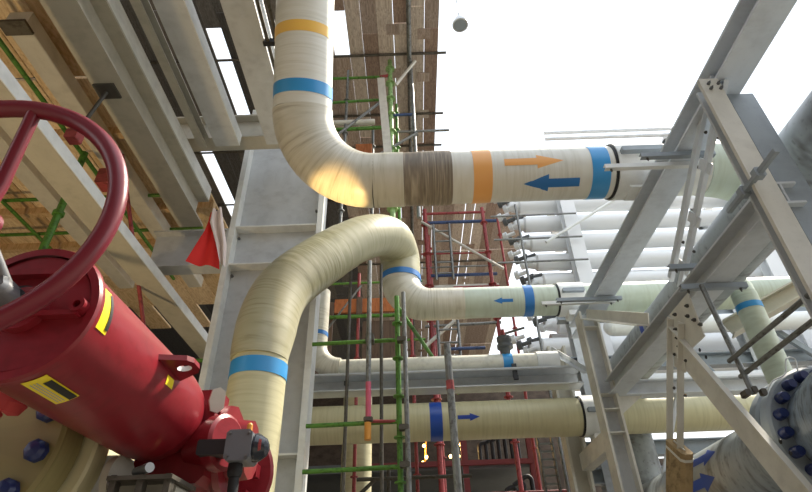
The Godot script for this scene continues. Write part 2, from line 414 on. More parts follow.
func left_deck() -> void:
	var t := thing("timber_deck", "warm tan plywood deck overhead on the left, above the beams", "deck", V(-6.5, 7.4, -5))
	var ms := plank_mesh(0.49, 2.36)
	for i in 12:
		for j in 5:
			var o := part(t, "board", ms, "ply%d" % rng.randi_range(0, 3))
			o.position += V(-3.45 - 0.5 * i, 7.42 + rng.randf_range(-0.008, 0.008), 0.4 - 2.4 * j - (1.1 if i % 2 else 0.0))
	for z in [-2.2, -5.2, -6.9, -7.9]:
		part(t, "joist", boxm(V(-9.4, 7.26, z - 0.05), V(-3.2, 7.395, z + 0.05)), "ply3")
	t = thing("bearer", "pale grey timber bearer under the plywood deck", "bearer", V(-4.2, 7.0, -5.5))
	part(t, "beam", boxm(V(-4.32, 7.02, -9.0), V(-4.06, 7.24, -3.3), 0.01), "steel_cream")
	part(t, "end_bracket", boxm(V(-4.34, 6.98, -3.42), V(-4.04, 7.02, -3.25)), "galv_dark")
	t = thing("bearer", "pale bearer far left above the red actuator cap", "bearer", V(-5.5, 7.0, -5.5))
	part(t, "beam", boxm(V(-5.7, 7.05, -9.0), V(-5.42, 7.25, 0.0), 0.01), "steel_cream")
	# green tubes of the deck's falsework
	t = thing("green_scaffold", "bright green scaffold prop and tubes under the left plywood deck", "scaffold", V(-4.4, 0, -5.2))
	var st := part(t, "standard", rod(V(-4.42, 0, -5.25), V(-4.42, 7.0, -5.25), 0.045, 14), "green")
	for y in [5.9, 6.6]: part(st, "collar", lathe(V(-4.42, y, -5.25), Vector3.UP, [[0, 0.045], [0, 0.07], [0.05, 0.07], [0.05, 0.045]], 14), "green")
	part(t, "ledger", rod(V(-4.45, 6.98, 0.2), V(-4.45, 6.98, -8.6), 0.03), "green")
	part(t, "ledger", rod(V(-9.0, 7.18, -6.4), V(-3.5, 7.18, -6.4), 0.03), "green")
	part(t, "ledger", rod(V(-9.0, 7.18, -7.3), V(-3.5, 7.18, -7.3), 0.03), "green")
	part(t, "ledger", rod(V(-6.3, 7.1, 0.2), V(-6.3, 7.1, -8.6), 0.03), "green")
	part(t, "ledger", rod(V(-8.0, 5.3, -8.6), V(-3.0, 5.3, -8.6), 0.035), "green")
	part(t, "brace", rod(V(-4.0, 7.1, -5.4), V(-3.6, 4.2, -7.2), 0.028), "red_tube")
	part(t, "coupler", boxm(V(-4.05, 6.35, -5.35), V(-3.87, 6.6, -5.15), 0.02), "red_tube")
	t = thing("hanger_rod", "short dark rod hanging from the deep brown-grey beam", "rod", V(-3.4, 6.2, -3.9))
	part(t, "rod", rod(V(-3.34, 6.57, -3.9), V(-3.52, 5.95, -3.95), 0.022), "bolt_dark")
	part(t, "clamp", boxm(V(-3.58, 5.84, -4.0), V(-3.45, 5.97, -3.88), 0.01), "red_tube")

func roof_deck() -> void:
	var t := thing("plank_roof", "high roof of rough planks with light showing through gaps", "roof", V(-3, 11.97, -14))
	var full := {}
	# holes per column: [from z, to z]
	var holes := {0: [], 1: [], 2: [], 4: [], 6: [[-6.3, -7.4]], 14: [[-6.6, -9.1]], 18: [[-10.0, -13.2]], 13: [[-12.0, -13.5]], 9: [[-9.0, -9.8]]}
	for i in 30:
		var x := 0.715 - 0.333 * i
		var z := -1.5 - rng.randf_range(0.0, 1.5)
		while z > -27.5:
			var l := 3.9
			var e := z - l
			for h in holes.get(i, []):
				if z > h[0] and e < h[0]: e = h[0]
				if z <= h[0] + 0.01 and z > h[1]: z = h[1]; e = z - l
			if e < -27.8: e = -27.8
			l = z - e
			if l > 0.05:
				var gap := 0.03 if i in [0, 2] else (0.02 if i == 5 else -0.01)
				var key := "%.2f %.3f" % [l, gap]
				if not full.has(key): full[key] = plank_mesh(0.333 - gap, l - 0.02)
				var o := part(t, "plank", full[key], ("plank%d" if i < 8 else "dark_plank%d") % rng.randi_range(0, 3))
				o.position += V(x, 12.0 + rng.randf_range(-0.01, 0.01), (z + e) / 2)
			z = e
	for i in 9:
		for j in 4:
			var key := "w%d" % int(i == 3)
			if not full.has(key): full[key] = plank_mesh(0.333 - (0.06 if i == 3 else -0.01), 3.9)
			var o := part(t, "plank", full[key], "plank%d" % rng.randi_range(0, 3))
			o.position += V(1.05 + 0.333 * i, 12.0, -13.4 - 3.95 * j)
	for q in [[-13.0, -9.25, -28.0, 2.0], [-13.0, -1.2, -1.4, 8.0]]:  # second sheet: unseen cover added over the viewer to reduce skylight
		part(t, "roof_sheet", boxm(V(q[0], 12.03, q[2]), V(q[1], 12.07, q[3])), "dark_plank0")
	for k in 16:
		for x in [0.55, -0.12, 2.22]:
			if x < 1.0 or k > 6: part(t, "batten", boxm(V(x - 0.14, 11.955, -6.9 - 1.13 * k - 0.2 * x), V(x + 0.14, 11.975, -6.65 - 1.13 * k - 0.2 * x)), "plank%d" % (k % 4))
	for z in [-7.35, -9.1, -10.2, -12.4, -16.0, -20.0]:
		part(t, "cross_tube", rod(V(-10, 11.93, z), V(1.05 if z > -12 else 3.1, 11.93, z), 0.03), "galv_dark")
	part(t, "long_tube", rod(V(0.22, 11.85, -2), V(0.22, 11.85, -27), 0.05), "galvanised")

# ---------------------------------------------------------------- pipes
func band(parent: Node3D, a: Vector3, b: Vector3, r: float, m: String) -> void:
	part(parent, "colour_band", tube([a, b], r + 0.004, 40), m)

func saddle(t: Node3D, x0: float, x1: float, y: float, z: float, r: float, drop: float, m := "steel_white") -> void:
	var s := part(t, "sleeve", lathe(V(x0, y, z), Vector3.RIGHT, [[0, r], [0, r + 0.025], [x1 - x0, r + 0.025], [x1 - x0, r]], 40), m)
	part(s, "rim", lathe(V(x0 - 0.03, y, z), Vector3.RIGHT, [[0, r], [0, r + 0.012], [0.03, r + 0.012], [0.03, r]], 40), "rubber")
	part(s, "foot", boxm(V(x0 + 0.12, y - r - drop, z - 0.12), V(x1 - 0.06, y - r + 0.02, z + 0.12), 0.01), m)
	part(s, "clamp_ear", boxm(V(x0 + 0.03, y - 0.03, z + r + 0.01), V(x1 - 0.03, y + 0.03, z + r + 0.09), 0.006), "steel_blue")

func main_pipes() -> void:
	# upper line: sloping riser, elbow, run to the right, elbow down
	var t := thing("banded_pipe", "large cream pipe bending from a tall riser into the orange-banded upper run", "pipe", V(-1.1, 5.4, -4.4))
	var T := V(-1.01, 8.75, -2.72); var K := V(-1.18, 5.7, -4.58)
	var f := fillet([T, K, V(4.3, 5.7, -4.58), V(4.3, 1.0, -4.58)], [0.8, 0.9], 16)
	var e0 := f.slice(1, 18); var rr := []
	for i in e0.size(): rr.append(lerpf(0.345, 0.312, float(i) / (e0.size() - 1)))
	part(t, "riser", tube([T, T.lerp(e0[0], 0.5), e0[0]], 0.335, 40), "grp")
	part(t, "elbow", tube(e0, rr, 40), "grp_wrap")
	part(t, "joint_wrap", tube([e0[-1], V(-0.06, 5.7, -4.58), V(0.0, 5.7, -4.58)], [0.312, 0.312, 0.312], 40), "grp_wrap")
	part(t, "joint_wrap", tube([V(0.0, 5.7, -4.58), V(0.30, 5.7, -4.58), V(0.52, 5.7, -4.58), V(0.54, 5.7, -4.58)], [0.306, 0.314, 0.312, 0.302], 40), "grp_joint", "dark streaked joint wrap")
	part(t, "straight_run", tube([V(0.5, 5.7, -4.58), V(2.0, 5.7, -4.58), V(3.42, 5.7, -4.58)], 0.30, 40), "grp")
	var e1 := f.slice(18, 35)
	part(t, "elbow", tube(e1, 0.315, 40), "grp_green")
	part(t, "down_leg", tube([e1[-1], V(4.3, 1.0, -4.58)], 0.30, 40), "grp_green")
	band(t, T.lerp(K, 0.505), T.lerp(K, 0.540), 0.335, "yellow_band")
	band(t, T.lerp(K, 0.690), T.lerp(K, 0.730), 0.336, "blue_band")
	band(t, V(0.77, 5.7, -4.58), V(0.975, 5.7, -4.58), 0.30, "orange_band")
	band(t, V(2.07, 5.7, -4.58), V(2.27, 5.7, -4.58), 0.30, "blue_band")
	band(t, V(4.3, 4.42, -4.58), V(4.3, 4.12, -4.58), 0.30, "orange_band")
	arrow_x(t, 5.7, -4.58, 0.30, 1.11, 1.76, -12.0, 0.085, "orange_band")
	arrow_x(t, 5.7, -4.58, 0.30, 1.93, 1.31, -60.0, 0.10, "blue_print")
	saddle(t, 2.36, 2.9, 5.7, -4.58, 0.30, 0.03)
	# arching line
	t = thing("arching_pipe", "olive streaked pipe rising past the column and arching over to the middle run", "pipe", V(-1.65, 0, -5.5))
	part(t, "riser", tube([V(-1.65, 0, -5.5), V(-1.65, 2.0, -5.5), V(-1.65, 3.95, -5.5)], 0.30, 40), "grp_yellow")
	var sp := spline([V(-1.65, 3.6, -5.5), V(-1.65, 4.15, -5.5), V(-1.55, 4.94, -5.71), V(-1.08, 5.73, -6.14), V(-0.61, 6.34, -6.57), V(-0.26, 6.67, -7.07), V(-0.12, 6.64, -7.56), V(-0.11, 6.2, -7.6)], 8)
	var s1 := sp.slice(5, 28); var r1 := []
	for i in s1.size(): r1.append(lerpf(0.308, 0.345, minf(1.0, i / 5.0)))
	part(t, "elbow", tube(s1, r1, 40), "grp_wrap_olive")
	part(t, "joint_wrap", tube(sp.slice(17, 26), [0.346, 0.352, 0.352, 0.352, 0.352, 0.352, 0.352, 0.352, 0.346], 40), "olive_joint", "dark olive streaked joint wrap")
	part(t, "elbow", tube(sp.slice(26), 0.335, 40), "grp_wrap_olive")
	var f2 := fillet([V(-0.11, 6.2, -7.6), V(-0.11, 5.7, -7.6), V(0.9, 5.7, -7.6)], [0.46], 14)
	var r2 := []
	for i in f2.size(): r2.append(lerpf(0.335, 0.255, float(i) / (f2.size() - 1)))
	part(t, "elbow", tube(f2, r2, 40), "grp_wrap")
	part(t, "straight_run", tube([V(0.85, 5.7, -7.6), V(3.0, 5.7, -7.6), V(9.0, 5.7, -7.6)], 0.25, 40), "grp_green")
	band(t, V(-1.65, 3.71, -5.5), V(-1.65, 3.88, -5.5), 0.303, "blue_band")
	band(t, V(-0.11, 6.13, -7.6), V(-0.11, 6.23, -7.6), 0.336, "blue_print")
	band(t, V(1.84, 5.7, -7.6), V(1.99, 5.7, -7.6), 0.25, "blue_print")
	arrow_x(t, 5.7, -7.6, 0.25, 1.65, 1.34, -24.0, 0.05, "blue_print")
	saddle(t, 2.40, 2.80, 5.7, -7.6, 0.25, 0.08)
	# lower line
	t = thing("lower_pipe", "yellowish horizontal pipe with dark blue band and right-pointing arrow", "pipe", V(0, 3.6, -8))
	part(t, "straight_run", tube([V(-3.2, 3.94, -8), V(0, 3.94, -8), V(2.48, 3.94, -8)], 0.275, 40), "grp_yellow")
	part(t, "straight_run", tube([V(2.48, 3.94, -8), V(5.4, 3.94, -8)], 0.27, 40), "grp_yellow")
	band(t, V(0.26, 3.94, -8), V(0.44, 3.94, -8), 0.275, "blue_dark_band")
	arrow_x(t, 3.94, -8, 0.275, 0.66, 0.98, -6.0, 0.055, "blue_print_dark")
	saddle(t, 2.50, 2.90, 3.94, -8, 0.275, 0.145)
	# small white line on a channel
	t = thing("white_pipe", "thin white pipe with light blue band lying on a grey channel", "pipe", V(0, 4.66, -7.95))
	var f3 := fillet([V(-1.5, 6.2, -7.95), V(-1.5, 4.8, -7.95), V(2.2, 4.8, -7.95)], [0.4], 12)
	part(t, "elbow", tube(f3.slice(0, 14), 0.17, 28), "grp_wrap")
	part(t, "straight_run", tube([f3[13], V(2.15, 4.8, -7.95)], 0.14, 28), "white_pipe")
	band(t, V(1.45, 4.8, -7.95), V(1.60, 4.8, -7.95), 0.14, "blue_band")
	band(t, V(-1.5, 5.35, -7.95), V(-1.5, 5.42, -7.95), 0.17, "blue_print")
	part(t, "end_cap", lathe(V(1.98, 4.8, -7.95), Vector3.RIGHT, [[0, 0.14], [0, 0.16], [0.34, 0.16], [0.34, 0.0]], 28), "steel_white")
	part(t, "pull_strap", boxm(V(1.56, 4.5, -7.81), V(1.63, 4.72, -7.78)), "black")
	t = thing("support_channel", "long grey channel carrying the thin white pipe", "beam", V(0, 4.3, -7.95))
	part(t, "channel", extr(uprof(0.3, 0.26, 0.02), V(-1.9, 4.5, -7.9), V(2.6, 4.5, -7.9), Vector3.UP), "steel")
	part(t, "ledge", boxm(V(-1.9, 4.62, -8.1), V(2.6, 4.645, -7.74)), "steel")
	for x in [-1.0, 1.55]: part(t, "stop", boxm(V(x, 4.44, -7.74), V(x + 0.07, 4.5, -7.69)), "black")

# ---------------------------------------------------------------- right frame
func double_flat(t: Node3D, a: Vector3, b: Vector3, w: float, gap: float, m: String, bolts: int, leg := 0.06) -> void:
	var d := (b - a).normalized()
	var s := d.cross(Vector3.RIGHT).normalized()
	for k in [-1.0, 1.0]:
		var o: Vector3 = s * (gap + w) / 2 * k
		var br := part(t, "brace", extr(lprof(w, leg, 0.012), a + o - s * w / 2, b + o - s * w / 2, Vector3.LEFT), m)
		for i in bolts:
			var f := 0.1 + 0.8 * i / maxf(1.0, bolts - 1)
			if f < 0.25 or f > 0.75: bolt_at(br, a.lerp(b, f) + o + V(-0.013, 0, 0), Vector3.LEFT, 0.016, "bolt_dark", 0.012)
	for i in 4:
		var f := 0.12 + 0.76 * i / 3.0
		part(t, "batten_plate", extr(rect(gap + w, 0.01), a.lerp(b, f) - d * 0.05 + V(-0.02, 0, 0), a.lerp(b, f) + d * 0.05 + V(-0.02, 0, 0), Vector3.RIGHT), m)

func right_frame() -> void:
	var t := thing("pipe_rack_frame", "pale grey bolted steel pipe rack frame with posts, beams and diagonal braces on the right", "rack", V(2.7, 0, -5))
	hbeam(t, "top_beam", V(2.74, 5.26, 1.0), V(2.74, 5.26, -7.9), 0.28, 0.22, "steel_veiled", 0.022, 0.016)
	var r2 := hbeam(t, "lower_beam", V(2.74, 4.02, -2.98), V(2.74, 4.02, -7.0), 0.24, 0.2, "steel", 0.02, 0.016)
	# far post, web towards the viewer
	var p := part(t, "post", boxm(V(2.48, 0, -7.2), V(2.51, 5.15, -6.95), 0.004), "steel_cream")
	part(p, "flange", boxm(V(2.71, 0, -7.2), V(2.74, 5.15, -6.95), 0.004), "steel_cream")
	part(p, "web", boxm(V(2.51, 0, -7.1), V(2.71, 5.15, -7.08)), "steel")
	for y in [3.92, 3.72, 3.42, 4.9]: part(p, "stiffener", boxm(V(2.51, y, -7.08), V(2.71, y + 0.015, -6.96)), "steel_cream")
	# near post, flange towards the viewer
	p = part(t, "post", boxm(V(2.45, 0, -2.89), V(2.61, 5.15, -2.86), 0.004), "steel_cream")
	part(p, "web", boxm(V(2.545, 0, -3.0), V(2.555, 5.15, -2.89)), "steel")
	part(p, "flange", boxm(V(2.50, 0, -3.02), V(2.62, 5.15, -3.0), 0.004), "steel")
	for y in [5.02, 5.08]:
		for x in [2.51, 2.59]: bolt_at(p, V(x, y, -2.86), Vector3.BACK, 0.014, "bolt_steel")
	p = part(t, "post", boxm(V(2.77, 0, -3.06), V(2.99, 5.15, -3.03)), "steel_blue")
	part(p, "web", boxm(V(2.87, 0, -3.2), V(2.885, 5.15, -3.06)), "steel_blue")
	# posts behind
	p = part(t, "post", boxm(V(2.36, 0, -8.75), V(2.40, 5.3, -8.5)), "steel_cream")
	part(p, "web", boxm(V(2.40, 0, -8.66), V(2.62, 5.3, -8.64)), "steel_olive")
	part(p, "flange", boxm(V(2.62, 0, -8.75), V(2.66, 5.3, -8.5)), "steel_cream")
	# gusset and braces in the plane of the frame
	var g := part(t, "gusset", extr(PackedVector2Array([Vector2(-0.2, 0.24), Vector2(0.24, 0.24), Vector2(0.2, -0.2), Vector2(-0.2, -0.2)]), V(2.615, 3.74, -4.56), V(2.603, 3.74, -4.56), Vector3.UP), "steel_cream")
	for q in [[3.72, -4.62], [3.64, -4.55], [3.72, -5.0], [3.64, -5.02], [3.8, -4.98], [3.8, -4.7], [3.88, -4.65], [3.92, -4.9]]: bolt_at(g, V(2.603, q[0], q[1] + 0.22), Vector3.LEFT, 0.018, "bolt_dark")
	double_flat(t, V(2.68, 5.14, -2.86), V(2.68, 4.13, -4.57), 0.115, 0.09, "steel_veiled", 7, 0.04)
	double_flat(t, V(2.60, 3.80, -4.62), V(2.60, 1.2, -6.75), 0.115, 0.09, "steel_cream", 9)
	var d := part(t, "brace", extr(lprof(0.25, 0.05, 0.014), V(2.60, 3.86, -4.80), V(2.60, 0.9, -3.0), Vector3.LEFT), "steel_cream")
	for f in [0.16, 0.19, 0.47, 0.50]:
		var c := V(2.586, 3.92, -4.76).lerp(V(2.586, 0.9, -2.94), f)
		bolt_at(d, c + V(-0.001, 0.02, 0), Vector3.LEFT, 0.018, "black", 0.004)
	# knee brace, cross beam and low beams at the far post
	part(t, "knee_brace", extr(lprof(0.14, 0.14, 0.012), V(2.58, 5.02, -6.95), V(2.62, 4.1, -5.3), Vector3.UP), "steel_cream")
	for f in [0.12, 0.3, 0.55, 0.8, 0.9]: bolt_at(t, V(2.58, 5.08, -6.95).lerp(V(2.62, 4.16, -5.3), f), Vector3.LEFT, 0.03, "bolt_dark", 0.004)
	part(t, "cross_beam", extr(hprof(0.2, 0.2, 0.02, 0.014), V(2.74, 4.02, -7.1), V(5.6, 4.02, -7.1)), "steel")
	part(t, "gusset", extr(PackedVector2Array([Vector2(0, 0), Vector2(0.36, 0), Vector2(0, -0.26)]), V(2.745, 3.92, -7.08), V(2.745, 3.92, -7.10), Vector3.UP), "steel_cream")
	part(t, "low_beam", extr(uprof(0.16, 0.24, 0.02), V(2.6, 3.40, -7.2), V(2.6, 3.40, -8.5)), "steel_cream")
	part(t, "knee_brace", extr(lprof(0.08, 0.08, 0.01), V(2.42, 5.2, -8.5), V(2.5, 4.3, -7.2), Vector3.UP), "steel")
	part(t, "knee_brace", extr(rect(0.05, 0.05), V(2.74, 2.2, -7.08), V(3.6, 3.95, -7.1), Vector3.BACK), "steel")
	part(t, "cross_beam", extr(hprof(0.2, 0.2, 0.02, 0.014), V(0.9, 4.95, -8.62), V(2.36, 4.95, -8.62)), "steel")
	# clamps with their bars
	for b in [[1.96, 2.92, 5.12, -3.86, "steel_white"], [2.25, 2.95, 5.10, -3.70, "steel_blue"], [1.87, 2.9, 5.12, -6.62, "steel_white"], [2.05, 2.95, 5.10, -6.5, "steel_blue"], [2.42, 2.86, 4.16, -4.2, "steel_blue"], [2.40, 2.98, 3.89, -4.1, "steel_blue"]]:
		var k := thing("clamp_bar", "", "bar", V((b[0] + b[1]) / 2, b[2], b[3]))
		k.set_meta("label", {5.12: "white clamp bar across the top beam below the upper pipe sleeve", 5.10: "blue-grey clamp bar under the top beam beside the upper sleeve", 4.16: "short blue-grey clamp bar lying on the lower rack beam", 3.89: "longer blue-grey clamp bar under the lower rack beam"}[b[2]] if b[3] > -6.0 else ("white clamp bar under the far end of the top beam" if b[2] == 5.12 else "blue-grey clamp bar under the far end of the top beam"))
		part(k, "bar", extr(uprof(0.05, 0.05, 0.006), V(b[0], b[2], b[3]), V(b[1], b[2], b[3]), Vector3.DOWN), b[4])
		for x in [b[0] + 0.06, b[1] - 0.06]: bolt_at(k, V(x, b[2] - 0.025, b[3]), Vector3.DOWN, 0.012, "bolt_dark")
	# handrail tubes at the lower beam
	t = thing("handrail", "dark tubular handrail with upright and two rails below the lower beam", "handrail", V(2.56, 2.7, -3.8))
	part(t, "upright", rod(V(2.56, 3.88, -4.05), V(2.56, 2.88, -3.95), 0.022, 14), "galvanised")
	part(t, "rail", rod(V(2.54, 3.18, -4.05), V(2.52, 3.18, -1.8), 0.019, 14), "galvanised")
	part(t, "rail", rod(V(2.58, 3.05, -4.05), V(2.56, 3.07, -1.8), 0.019, 14), "galvanised")
	for k in 3: part(t, "coupler", boxm(V(2.49 + 0.06 * k, 2.86 + 0.02 * (k % 2), -4.0 + 0.02 * k), V(2.53 + 0.06 * k, 2.91 + 0.02 * (k % 2), -3.92), 0.008), "galv_dark")
	t = thing("clamp_tube", "short blue-grey clamp tube fixed across the near rack post", "clamp", V(2.44, 4.0, -2.85))
	part(t, "tube", extr(rect(0.04, 0.04, 0.006), V(2.45, 4.03, -3.2), V(2.45, 4.03, -2.55)), "steel_blue")
	for z in [-2.78, -2.98]: part(t, "jaw", boxm(V(2.415, 3.99, z - 0.025), V(2.485, 4.07, z + 0.025), 0.01), "steel_blue")

func right_pipes() -> void:
	# grey pipe running away along the frame
	var t := thing("grey_pipe", "thick dull grey pipe running away behind the rack frame", "pipe", V(3.4, 4.4, -5))
	part(t, "straight_run", tube([V(3.42, 4.66, 1.0), V(3.42, 4.66, -4.0), V(3.42, 4.66, -7.6)], 0.3, 36), "grey_pipe")
	var f := fillet([V(3.42, 4.66, -7.6), V(3.42, 4.66, -8.6), V(3.42, 0.5, -8.6)], [0.6], 10)
	part(t, "elbow", tube(f, 0.3, 36), "grey_pipe")
	band(t, V(3.42, 4.66, -6.6), V(3.42, 4.66, -6.5), 0.3, "blue_print_dark")
	# big pipe with flange, bottom right
	t = thing("flanged_pipe", "large grey pipe with a blue-bolted flange at the bottom right corner", "pipe", V(3.23, 2.2, -4.8))
	part(t, "straight_run", tube([V(3.23, 2.63, -7.9), V(3.23, 2.63, -5.3), V(3.23, 2.63, -4.3)], 0.35, 40), "grey_pipe")
	part(t, "flange", lathe(V(3.23, 2.63, -4.45), Vector3.BACK, [[0, 0.35], [0, 0.50], [0.02, 0.52], [0.12, 0.52], [0.14, 0.50], [0.14, 0.35]], 44), "steel_blue")
	part(t, "flange", lathe(V(3.23, 2.63, -4.28), Vector3.BACK, [[0, 0.35], [0, 0.50], [0.02, 0.52], [0.12, 0.52], [0.14, 0.50], [0.14, 0.35]], 44), "steel_blue")
	for k in 20:
		var a := TAU * k / 20
		var o := V(cos(a) * 0.445, sin(a) * 0.445, 0)
		part(t, "bolt", lathe(V(3.23, 2.63, -4.52) + o, Vector3.BACK, [[0, 0], [0, 0.034], [0.03, 0.042], [0.43, 0.042], [0.46, 0.034], [0.46, 0]], 12), "bolt_blue")
	part(t, "film_wrap", tube([V(3.23, 2.63, -4.17), V(3.23, 2.63, -3.85), V(3.24, 2.64, -3.1), V(3.23, 2.63, -1.5)], [0.38, 0.44, 0.455, 0.445], 40), "plastic_film", "shiny blue-grey plastic film wrap")
	part(t, "tie_wire", tube(spline([V(2.78, 2.94, -4.14), V(2.86, 3.03, -4.12), V(2.97, 3.08, -4.1), V(3.03, 3.2, -4.1), V(3.1, 3.2, -4.1), V(3.08, 3.1, -4.1)], 5), 0.006, 6), "steel_white")
	# arrows round the pipe that point towards the viewer
	for q in [[150.0, -5.95, -5.42], [186.0, -6.1, -5.5]]:
		var z0: float = q[1]; var z1: float = q[2]
		var an := deg_to_rad(q[0]); var w := 0.09 / 0.35
		# axis +z, zero +x turns towards +y
		var h := lerpf(z0, z1, 0.55)
		part(t, "flow_arrow", shell(V(3.23, 2.63, 0), Vector3.BACK, Vector3.RIGHT, 0.35, [[z0, an - w * 0.5, an + w * 0.5], [h, an - w * 0.5, an + w * 0.5], [h, an - w, an + w], [z1, an, an]]), "blue_print_dark")
	t = thing("pipe_cradle", "small pale angled steel cradle under the flanged pipe", "support", V(2.9, 2.0, -4.6))
	for k in 3: part(t, "plate", boxm(V(2.72 + 0.07 * k, 2.04, -5.0 + 0.13 * k), V(2.76 + 0.07 * k, 2.33 - 0.03 * k, -4.9 + 0.13 * k), 0.004), "steel_white")
	part(t, "shelf", boxm(V(2.65, 2.0, -5.1), V(3.5, 2.04, -4.6)), "steel")
	part(t, "post", boxm(V(3.15, 0.0, -4.9), V(3.27, 2.0, -4.8)), "steel")
	part(t, "saddle_plate", boxm(V(3.0, 2.04, -4.9), V(3.46, 2.33, -4.86)), "steel")
	# thin green riser
	t = thing("green_riser", "slim pale green vertical pipe with blue band right of the frame", "pipe", V(3.92, 0, -5.5))
	part(t, "riser", tube([V(3.92, 0, -5.5), V(3.92, 2.5, -5.5), V(3.92, 4.55, -5.5)], 0.135, 28), "grp_green")
	part(t, "riser", tube([V(3.92, 4.5, -5.5), V(3.92, 4.62, -5.5), V(3.92, 5.0, -5.7), V(3.92, 5.1, -6.1), V(3.92, 5.1, -8.4)], 0.13, 28), "grp_green")
	band(t, V(3.92, 4.34, -5.5), V(3.92, 4.41, -5.5), 0.135, "blue_band")
	# cross pieces of the next bay behind the frame
	t = thing("rack_bay", "blue-grey steel beams and diagonals of the next rack bay", "rack", V(6, 0, -9.4))
	for y in [3.36, 3.78, 5.3, 6.3]: part(t, "cross_beam", extr(hprof(0.2, 0.24, 0.02, 0.014), V(2.9, y, -9.4), V(13, y, -9.4)), "steel_blue")
	for x in [3.2, 6.4, 9.6]: part(t, "post", extr(hprof(0.24, 0.24, 0.02, 0.014), V(x, 0, -9.4), V(x, 6.6, -9.4), Vector3.BACK), "steel")
	part(t, "brace", extr(rect(0.1, 0.08), V(3.2, 3.4, -9.2), V(4.4, 4.9, -9.2), Vector3.BACK), "steel")
	part(t, "brace", extr(rect(0.1, 0.08), V(6.4, 3.4, -9.2), V(4.6, 6.2, -9.2), Vector3.BACK), "steel_blue")
	part(t, "brace", extr(rect(0.1, 0.08), V(6.4, 6.2, -9.2), V(9.0, 3.6, -9.2), Vector3.BACK), "steel_blue")
	part(t, "slant_beam", extr(hprof(0.2, 0.2, 0.02, 0.014), V(3.9, 4.35, -6.0), V(5.6, 5.05, -5.4)), "steel_olive")
	for q in [[4.72, -8.9, "low white pipe with rounded end just above the lower pipe"], [3.0, -9.0, "white pipe low between the blue-grey rack beams"], [5.85, -9.0, "white pipe on the rack bay behind the grey pipe"], [2.6, -9.0, "lowest white pipe of the next rack bay"]]:
		var w := thing("rack_pipe", q[2], "pipe", V(5, q[0], q[1]), "white pipes of the rack bay")
		part(w, "straight_run", tube([V(3.75, q[0], q[1]), V(9, q[0], q[1]), V(14, q[0], q[1])], 0.17, 24), "far_white")
		part(w, "rounded_end", lathe(V(3.76, q[0], q[1]), Vector3.LEFT, [[0, 0.17], [0.06, 0.155], [0.11, 0.12], [0.15, 0.06], [0.16, 0]], 24), "far_white")

